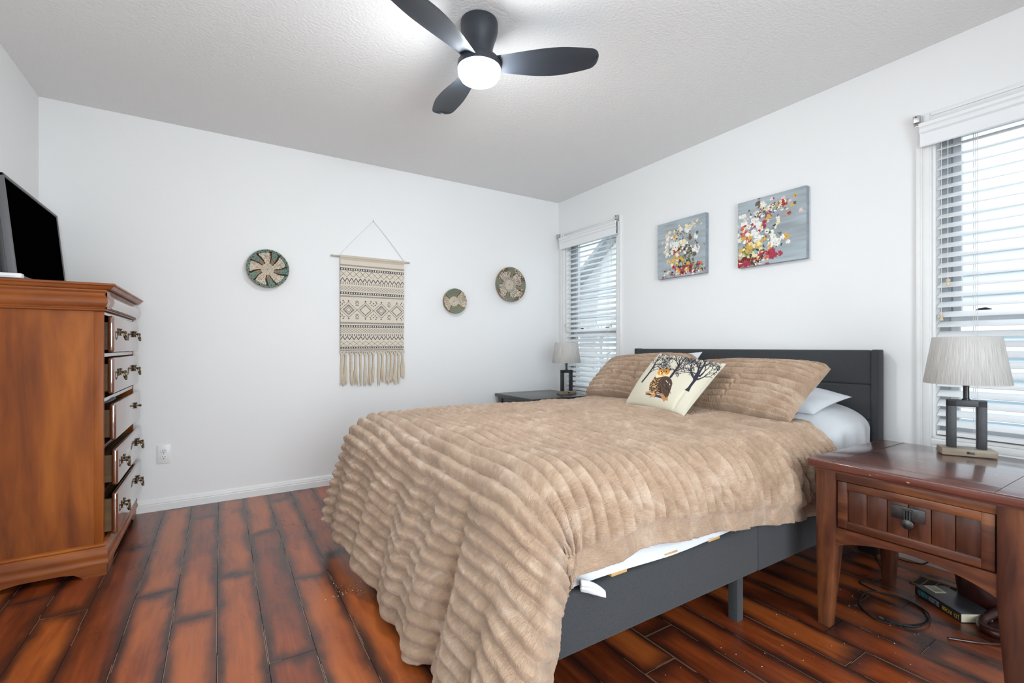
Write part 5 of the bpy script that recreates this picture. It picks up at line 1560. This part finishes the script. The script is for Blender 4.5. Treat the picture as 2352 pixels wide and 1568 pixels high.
# ------------------------------------------------------------------ nightstands
def nightstand(label, x0, x1, y0, y1, ztop, front_x, mats, detailed=True):
    """top spans x0..x1 (front at x0), y0..y1"""
    cx, cy = (x0 + x1) / 2, (y0 + y1) / 2
    t = thing('nightstand', label, 'nightstand', (cx, cy, 0))
    X = lambda x: x - cx
    Y = lambda y: y - cy
    th = 0.030
    mt_, mz, my = mats
    # top: breadboard ends and centre boards separated by fine grooves
    mb = MB()
    mb.box(X(x0), X(x1), Y(y0), Y(y1), ztop - th, ztop, 0.006, 3)
    mb.box(X(x0) + 0.02, X(x1) - 0.02, Y(y0) + 0.02, Y(y1) - 0.02, ztop - th - 0.010, ztop - th + 0.012)
    tp_ = obj('top', mb, mt_, t, angle=50)
    # fine grooves marking the border boards
    e = 0.085
    for (ga, gb, gc, gd) in ((X(x0) + 0.004, X(x1) - 0.004, Y(y0) + e, Y(y0) + e + 0.0016), (X(x0) + 0.004, X(x1) - 0.004, Y(y1) - e - 0.0016, Y(y1) - e), (X(x0) + 0.078, X(x0) + 0.0796, Y(y0) + e, Y(y1) - e)):
        mb = MB(); mb.box(ga, gb, gc, gd, ztop - 0.002, ztop + 0.0002); obj('groove', mb, 'void', tp_, smooth=False)
    # tapered legs
    fx, bx_ = x0 + 0.022, x1 - 0.022
    ly0, ly1 = y0 + 0.022, y1 - 0.022
    lw = 0.064
    zl = ztop - th - 0.008
    for (xa, sx) in ((fx, 1), (bx_, -1)):
        for (yy, sy) in ((ly0, 1), (ly1, -1)):
            mb = MB()
            x2, y2 = xa + sx * lw, yy + sy * lw
            k = 0.020
            xs = sorted((xa, x2)); ys = sorted((yy, y2))
            xb_ = sorted((xa + sx * 0.004, x2 - sx * k)); yb_ = sorted((yy + sy * 0.004, y2 - sy * k))
            zk = zl - 0.28
            def ring(a, b, z): return [(X(a[0]), Y(b[0]), z), (X(a[1]), Y(b[0]), z), (X(a[1]), Y(b[1]), z), (X(a[0]), Y(b[1]), z)]
            mb.loft([ring(xb_, yb_, 0.0), ring(xs, ys, zk), ring(xs, ys, zl)], 0.003)
            obj('leg', mb, mz, t)
    # carcass sides, back and arched aprons
    za = zl - 0.245
    mb = MB()
    for yy in (ly0 + 0.012, ly1 - 0.030):
        mb.box(X(fx + lw - 0.004), X(bx_ - lw + 0.004), Y(yy), Y(yy) + 0.018, zl - 0.24, zl)
    mb.box(X(bx_) - 0.03, X(bx_) - 0.012, Y(ly0 + lw - 0.004), Y(ly1 - lw + 0.004), zl - 0.24, zl)
    mb.box(X(fx) + 0.03, X(bx_) - 0.012, Y(ly0) + 0.02, Y(ly1) - 0.02, zl - 0.20, zl - 0.19)
    obj('case_panel', mb, mz, t, smooth=False)
    ya, yb = Y(ly0 + lw), Y(ly1 - lw)
    mb = MB(); mb.box(X(fx) + 0.006, X(fx) + 0.03, ya - 0.003, yb + 0.003, zl - 0.030, zl, 0.001)
    obj('top_rail', mb, my, t)
    n = 24
    arch = [(ya, za + 0.044), (ya, za - 0.025)]
    for i in range(n + 1):
        q = i / n
        arch.append((ya + (yb - ya) * q, za - 0.025 + 0.048 * math.sin(q * math.pi) ** 0.75))
    arch += [(yb, za + 0.044)]
    mb = MB(); mb.prism(arch, X(fx) + 0.004, X(fx) + 0.028, 'x')
    obj('arched_apron', mb, my, t, smooth=False)
    # drawer: frame and beadboard panel
    d0, d1 = ya + 0.004, yb - 0.004; z0, z1 = za + 0.047, zl - 0.032
    xf = X(fx) + 0.008
    mb = MB()
    sw, rw = 0.030, 0.028
    mb.box(xf, xf + 0.022, d0, d0 + sw, z0, z1, 0.002); mb.box(xf, xf + 0.022, d1 - sw, d1, z0, z1, 0.002)
    mb.box(xf, xf + 0.022, d0 + sw - 0.001, d1 - sw + 0.001, z1 - rw, z1, 0.002); mb.box(xf, xf + 0.022, d0 + sw - 0.001, d1 - sw + 0.001, z0, z0 + rw, 0.002)
    dr = obj('drawer', mb, my, t)
    mb = MB()
    k = 6; bw = (d1 - d0 - 2 * sw) / k
    for i in range(k):
        a = d0 + sw + i * bw
        mb.box(xf + 0.009, xf + 0.018, a + 0.0008, a + bw - 0.0008, z0 + rw - 0.002, z1 - rw + 0.002, 0.0018)
    obj('beadboard_panel', mb, mz, dr)
    mb = MB(); mb.box(xf + 0.016, xf + 0.02, d0 + 0.01, d1 - 0.01, z0 + 0.01, z1 - 0.01); mb.box(xf + 0.02, xf + 0.35, d0 + 0.01, d1 - 0.01, z0 + 0.012, z1 - 0.02); obj('drawer_box', mb, 'void', dr, smooth=False)
    ym, zm = (d0 + d1) / 2, (z0 + z1) / 2 + 0.008
    mb = MB()
    mb.box(xf + 0.003, xf + 0.0095, ym - 0.044, ym + 0.044, zm - 0.006, zm + 0.036, 0.0015)
    hp = obj('handle_plate', mb, 'pewter', dr)
    mb = MB()
    mb.box(xf - 0.006, xf + 0.004, ym - 0.013, ym + 0.013, zm + 0.026, zm + 0.030, 0.001)
    for q in (-0.007, 0, 0.007): mb.tube([(xf - 0.003, ym + q, zm + 0.028), (xf - 0.004, ym + q, zm - 0.004)], 0.0022, 6)
    mb.lathe([(0.0, 0.007), (0.006, 0.0065), (0.012, 0.004), (0.0155, 0.003), (0.0165, 0.0015), (0.015, 0.0), (0.0, 0.0)], 24, Matrix.Translation((xf + 0.0, ym, zm - 0.018)) @ Matrix.Rotation(-math.pi / 2, 4, 'Y'))
    obj('pendant_pull', mb, 'pewter', hp)
    return t
nightstand('reddish brown wooden nightstand with a worn top, arched apron and pendant drawer pull', -0.968, -0.318, -3.345, -2.760, 0.612, -0.95, ('mahogany_top', 'mahogany_z', 'mahogany_y'))
nightstand('black wooden nightstand half hidden behind the bed, in the window corner', -0.752, -0.135, -0.640, -0.045, 0.612, -0.73, ('blackwood', 'blackwood', 'blackwood'))

# ------------------------------------------------------------------ table lamps
def table_lamp(loc, rz, label):
    t = thing('table_lamp', label, 'lamp', loc, rz, 'table lamps')
    mb = MB(); mb.box(-0.078, 0.078, -0.038, 0.038, 0.0, 0.026, 0.002); obj('base', mb, 'oakbase', t)
    M['socketblk'] = M['black']
    mb = MB(); mb.box(-0.008, 0.014, -0.0395, -0.037, 0.009, 0.018, 0.0006); obj('usb_port', mb, 'black', t)
    mb = MB()
    mb.box(-0.056, -0.030, -0.013, 0.013, 0.026, 0.208, 0.0015); mb.box(0.030, 0.056, -0.013, 0.013, 0.026, 0.208, 0.0015)
    mb.box(-0.056, 0.056, -0.013, 0.013, 0.184, 0.210, 0.0015)
    obj('open_frame', mb, plain('charcoal_lamp_frame', (0.030, 0.031, 0.034, 1), 0.45, var=0.2, vscale=200), t)
    mb = MB(); mb.lathe([(0.0, 0.208), (0.012, 0.208), (0.012, 0.214), (0.009, 0.216), (0.009, 0.262), (0.013, 0.265), (0.013, 0.300), (0.0, 0.30)], 20); obj('neck', mb, 'black', t)
    sh = MB()
    n = 64
    sh.lathe([(0.124, 0.272), (0.1255, 0.274), (0.099, 0.449), (0.097, 0.451), (0.0955, 0.449), (0.1215, 0.275), (0.124, 0.272)], n)
    s = obj('lamp_shade', sh, 'shade', t, angle=50)
    if 'shade_trim' not in M: M['shade_trim'] = plain('pale_shade_trim', lin(205, 202, 197), 0.8)
    for rr_, zz in ((0.0965, 0.448), (0.1235, 0.274)):
        mb = MB()
        mb.tube([(rr_ * math.cos(a), rr_ * math.sin(a), zz) for a in np.linspace(0, 2 * math.pi, 48, endpoint=False)], 0.0022, 6, closed=True)
        obj('trim_ring', mb, 'shade_trim', s)
    mb = MB()
    for k in range(3):
        a = k * 2 * math.pi / 3 + 0.4
        mb.tube([(0.0, 0.0, 0.442), (0.096 * math.cos(a), 0.096 * math.sin(a), 0.446)], 0.0016, 6)
    mb.tube([(0, 0, 0.30), (0, 0, 0.444)], 0.003, 8)
    obj('harp', mb, 'steel', s)
    mb = MB(); mb.lathe([(0.0, 0.30), (0.014, 0.30), (0.014, 0.32), (0.028, 0.355), (0.029, 0.375), (0.018, 0.397), (0.0, 0.402)], 20); obj('bulb', mb, 'white_plastic', s)
    return t
table_lamp((-0.405, -3.064, 0.6125), math.radians(-62), 'grey-shaded table lamp with a black open frame on the reddish brown nightstand')
table_lamp((-0.262, -0.452, 0.6125), math.radians(-8), 'grey-shaded table lamp with a black open frame on the black nightstand in the corner')

# ------------------------------------------------------------------ under the brown nightstand
def book():
    b = thing('paperback_book', 'thick black paperback lying on the floor under the brown nightstand', 'book', (-0.436, -2.99, 0.0))
    a = math.atan2(-3.057 + 2.886, -0.496 + 0.378)
    b.rotation_euler = (0, 0, a)        # local +x along the spine towards the page end nearest the camera
    L, Wd, Th = 0.104, 0.115, 0.036
    # spine faces local -y side
    mb = MB(); mb.box(-L + 0.003, L - 0.002, -0.002, Wd - 0.004, 0.0025, Th - 0.0025); obj('pages', mb, 'paper', b, smooth=False)
    mb = MB(); mb.box(-L, L, -0.004, Wd, Th - 0.0028, Th, 0.0008); mb.box(-L, L, -0.004, Wd, 0.0, 0.0028, 0.0008); mb.box(-L, L, -0.006, -0.003, 0.0, Th, 0.001)
    M['bookcover'] = plain('black_paperback_cover', (0.020, 0.020, 0.024, 1), 0.35, coat=0.4, var=0.2)
    cv = obj('cover', mb, 'bookcover', b)
    mb = MB(); mb.box(-L + 0.004, -L + 0.062, 0.026, 0.070, Th, Th + 0.0004); lb = obj('barcode_label', mb, 'paper', b, smooth=False)
    mb = MB(); r2 = random.Random(2); x = -L + 0.009
    while x < -L + 0.056:
        w = r2.choice([0.0006, 0.0010, 0.0016]); mb.box(x, x + w, 0.031, 0.065, Th + 0.0004, Th + 0.0006); x += w + r2.choice([0.0008, 0.0012, 0.002])
    obj('bars', mb, 'slot', lb, smooth=False)
    def spine_text(txt, x0, x1, col, name):
        c = bpy.data.curves.new('txt', 'FONT'); c.body = txt; c.align_x = 'LEFT'; c.size = 1.0
        o = bpy.data.objects.new('txt', c); COL.objects.link(o)
        dg = bpy.context.evaluated_depsgraph_get()
        me = bpy.data.meshes.new_from_object(o.evaluated_get(dg)); COL.objects.unlink(o); bpy.data.objects.remove(o)
        co = np.array([v.co[:] for v in me.vertices]); lo, hi = co.min(0), co.max(0)
        # the book lies on its front, so the words read upside down from this side
        h = 0.019
        for v in me.vertices:
            u = (v.co.x - lo[0]) / (hi[0] - lo[0]); w = (v.co.y - lo[1]) / (hi[1] - lo[1])
            v.co = (x1 - u * (x1 - x0), -0.0064, Th / 2 + h / 2 - w * h)
        t = NT(name); t.set(Base_Color=lin(*col), Roughness=0.5); me.materials.append(t.m); me.update()
        q = bpy.data.objects.new(name, me); COL.objects.link(q); q.parent = cv
    spine_text('J.D. ROBB', L - 0.080, L - 0.006, (232, 198, 40), 'spine_lettering')
    spine_text('DELUSION', -L + 0.068, L - 0.092, (190, 200, 214), 'spine_lettering')
    spine_text('IN DEATH', -L + 0.016, -L + 0.062, (90, 196, 206), 'spine_lettering')
book()

def spline(pts, k=10):
    pts = [Vector(p) for p in pts]; out = []
    for i in range(len(pts) - 1):
        p0, p1, p2, p3 = pts[max(i - 1, 0)], pts[i], pts[i + 1], pts[min(i + 2, len(pts) - 1)]
        for j in range(k):
            s = j / k
            out.append(0.5 * ((2 * p1) + (-p0 + p2) * s + (2 * p0 - 5 * p1 + 4 * p2 - p3) * s * s + (-p0 + 3 * p1 - 3 * p2 + p3) * s ** 3))
    out.append(pts[-1]); return out

def cables():
    t = thing('power_cable', 'thin black cable coiled on the floor under the brown nightstand', 'cable', (-0.6, -2.88, 0))
    org = Vector((-0.6, -2.88, 0))
    z = 0.0035
    main = [(-0.020, -2.640, 0.14), (-0.030, -2.652, 0.03), (-0.12, -2.672, z), (-0.265, -2.750, z), (-0.348, -2.782, z), (-0.42, -2.765, z), (-0.469, -2.738, z), (-0.490, -2.762, z), (-0.505, -2.830, z), (-0.490, -2.905, z),
            (-0.520, -2.968, z), (-0.590, -3.000, z), (-0.660, -2.990, z), (-0.720, -2.950, z), (-0.745, -2.895, z), (-0.690, -2.826, z), (-0.610, -2.800, z + 0.004), (-0.54, -2.800, z + 0.006), (-0.500, -2.860, z + 0.006), (-0.498, -2.930, z + 0.006), (-0.540, -2.990, z + 0.005),
            (-0.620, -3.012, z + 0.006), (-0.690, -2.995, z + 0.005), (-0.725, -2.950, z + 0.005), (-0.728, -2.915, z + 0.004)]
    mb = MB(); mb.tube([p - org for p in spline(main)], 0.0028, 7); obj('wire', mb, 'cable', t)
    mb = MB(); mb.tube([Vector((-0.728, -2.915, z + 0.004)) - org, Vector((-0.722, -2.900, z + 0.004)) - org], 0.0034, 8)
    obj('plug_tip', mb, 'steel', t)
    t2 = thing('lamp_cord', 'black lamp cord looped against the baseboard under the brown nightstand', 'cord', (-0.03, -2.8, 0))
    o2 = Vector((-0.03, -2.8, 0))
    p2 = [(-0.020, -2.868, 0.30), (-0.022, -2.866, 0.12), (-0.024, -2.858, 0.055), (-0.040, -2.832, 0.012), (-0.060, -2.79, 0.006), (-0.065, -2.74, 0.006), (-0.050, -2.690, 0.010), (-0.030, -2.668, 0.05), (-0.024, -2.662, 0.10), (-0.022, -2.66, 0.26)]
    mb = MB(); mb.tube([p - o2 for p in spline(p2)], 0.0032, 7); obj('wire', mb, 'cable', t2)
cables()

def leather_bag():
    b = thing('leather_bag', 'dark oxblood leather bag slumped under the brown nightstand by the wall', 'bag', (-0.235, -3.11, 0))
    n, m = 40, 40
    P = np.zeros((n, m, 3))
    for i in range(n):
        v = i / (n - 1)
        for j in range(m):
            a = 2 * math.pi * j / m
            prof = (0.94 + 0.10 * math.sin(v * math.pi)) * (1 - 0.35 * sstep(0.75, 1.0, v)) * (0.02 if i in (0, n - 1) else 1)
            rx, ry = 0.100 * prof, 0.105 * prof
            sq = 1 / (abs(math.cos(a)) ** 3.0 + abs(math.sin(a)) ** 3.0) ** (1 / 3.0)
            P[i, j] = (rx * math.cos(a) * sq + 0.004 * math.sin(5 * a + 6 * v), ry * math.sin(a) * sq + 0.03 * v * v, 0.002 + v * 0.21 + 0.004 * math.sin(3 * a) * v)
    grid_obj('body', P, 'leather', b, closed_v=True)
    # stiff looped handle lying on the floor in front
    mb = MB()
    pts = [(-0.085, -0.03, 0.04), (-0.15, -0.005, 0.026), (-0.21, 0.005, 0.018), (-0.262, -0.012, 0.018), (-0.275, -0.055, 0.020), (-0.225, -0.105, 0.022), (-0.14, -0.125, 0.03)]
    mb.tube([p + Vector((-0.010, -0.014, 0)) for p in spline(pts, 8)], 0.0155, 14); obj('handle', mb, 'leather', b)
    mb = MB(); mb.box(-0.27, -0.08, -0.14, -0.022, 0.001, 0.010, 0.004, 3); obj('flap', mb, 'leather', b)
    mb = MB(); mb.tube(spline([(-0.22, -0.12, 0.0045), (-0.30, -0.095, 0.0045), (-0.37, -0.04, 0.0045), (-0.43, 0.03, 0.0045)], 8), 0.0045, 10); obj('strap', mb, 'leather', b)
leather_bag()

# floor register behind the book
fr_ = thing('floor_register', 'brown metal floor vent beside the paperback under the nightstand', 'vent', (-0.235, -2.925, 0))
mb = MB()
for a, b, c, d in ((-0.06, 0.06, -0.14, -0.125), (-0.06, 0.06, 0.125, 0.14), (-0.06, -0.046, -0.14, 0.14), (0.046, 0.06, -0.14, 0.14)): mb.box(a, b, c * 0.5, d * 0.5, 0.0, 0.004, 0.001)
obj('frame', mb, 'drawer_side', fr_)
mb = MB(); mb.box(-0.046, 0.046, -0.062, 0.062, 0.0, 0.0008); obj('opening', mb, 'void', fr_, smooth=False)
mb = MB()
for k in range(3): mb.box(-0.046, 0.046, -0.035 + k * 0.035 - 0.003, -0.035 + k * 0.035 + 0.003, 0.0008, 0.003)
obj('louver', mb, 'drawer_side', fr_, smooth=False)

# crumbs and specks on the boards
cr = MB(); r3 = random.Random(8)
for _ in range(60):
    x, y = r3.uniform(-1.9, -0.5), r3.uniform(-3.1, -2.66)
    s = r3.uniform(0.0008, 0.0020); cr.sphere((x, y, s * 0.5), s, sc=(1, r3.uniform(0.6, 1.4), 0.5), n=6)
for _ in range(40):
    x, y = -2.36 + r3.gauss(0, 0.05), -1.62 + r3.gauss(0, 0.035)
    s = r3.uniform(0.0008, 0.0022); cr.sphere((x, y, s * 0.5), s, sc=(1, r3.uniform(0.6, 1.6), 0.5), n=6)
o = obj('floor_crumbs', cr, plain('pale_crumbs', lin(214, 200, 184), 0.9)); tag(o, 'pale crumbs and specks scattered on the floor boards around the bed', 'crumbs', kind='stuff')
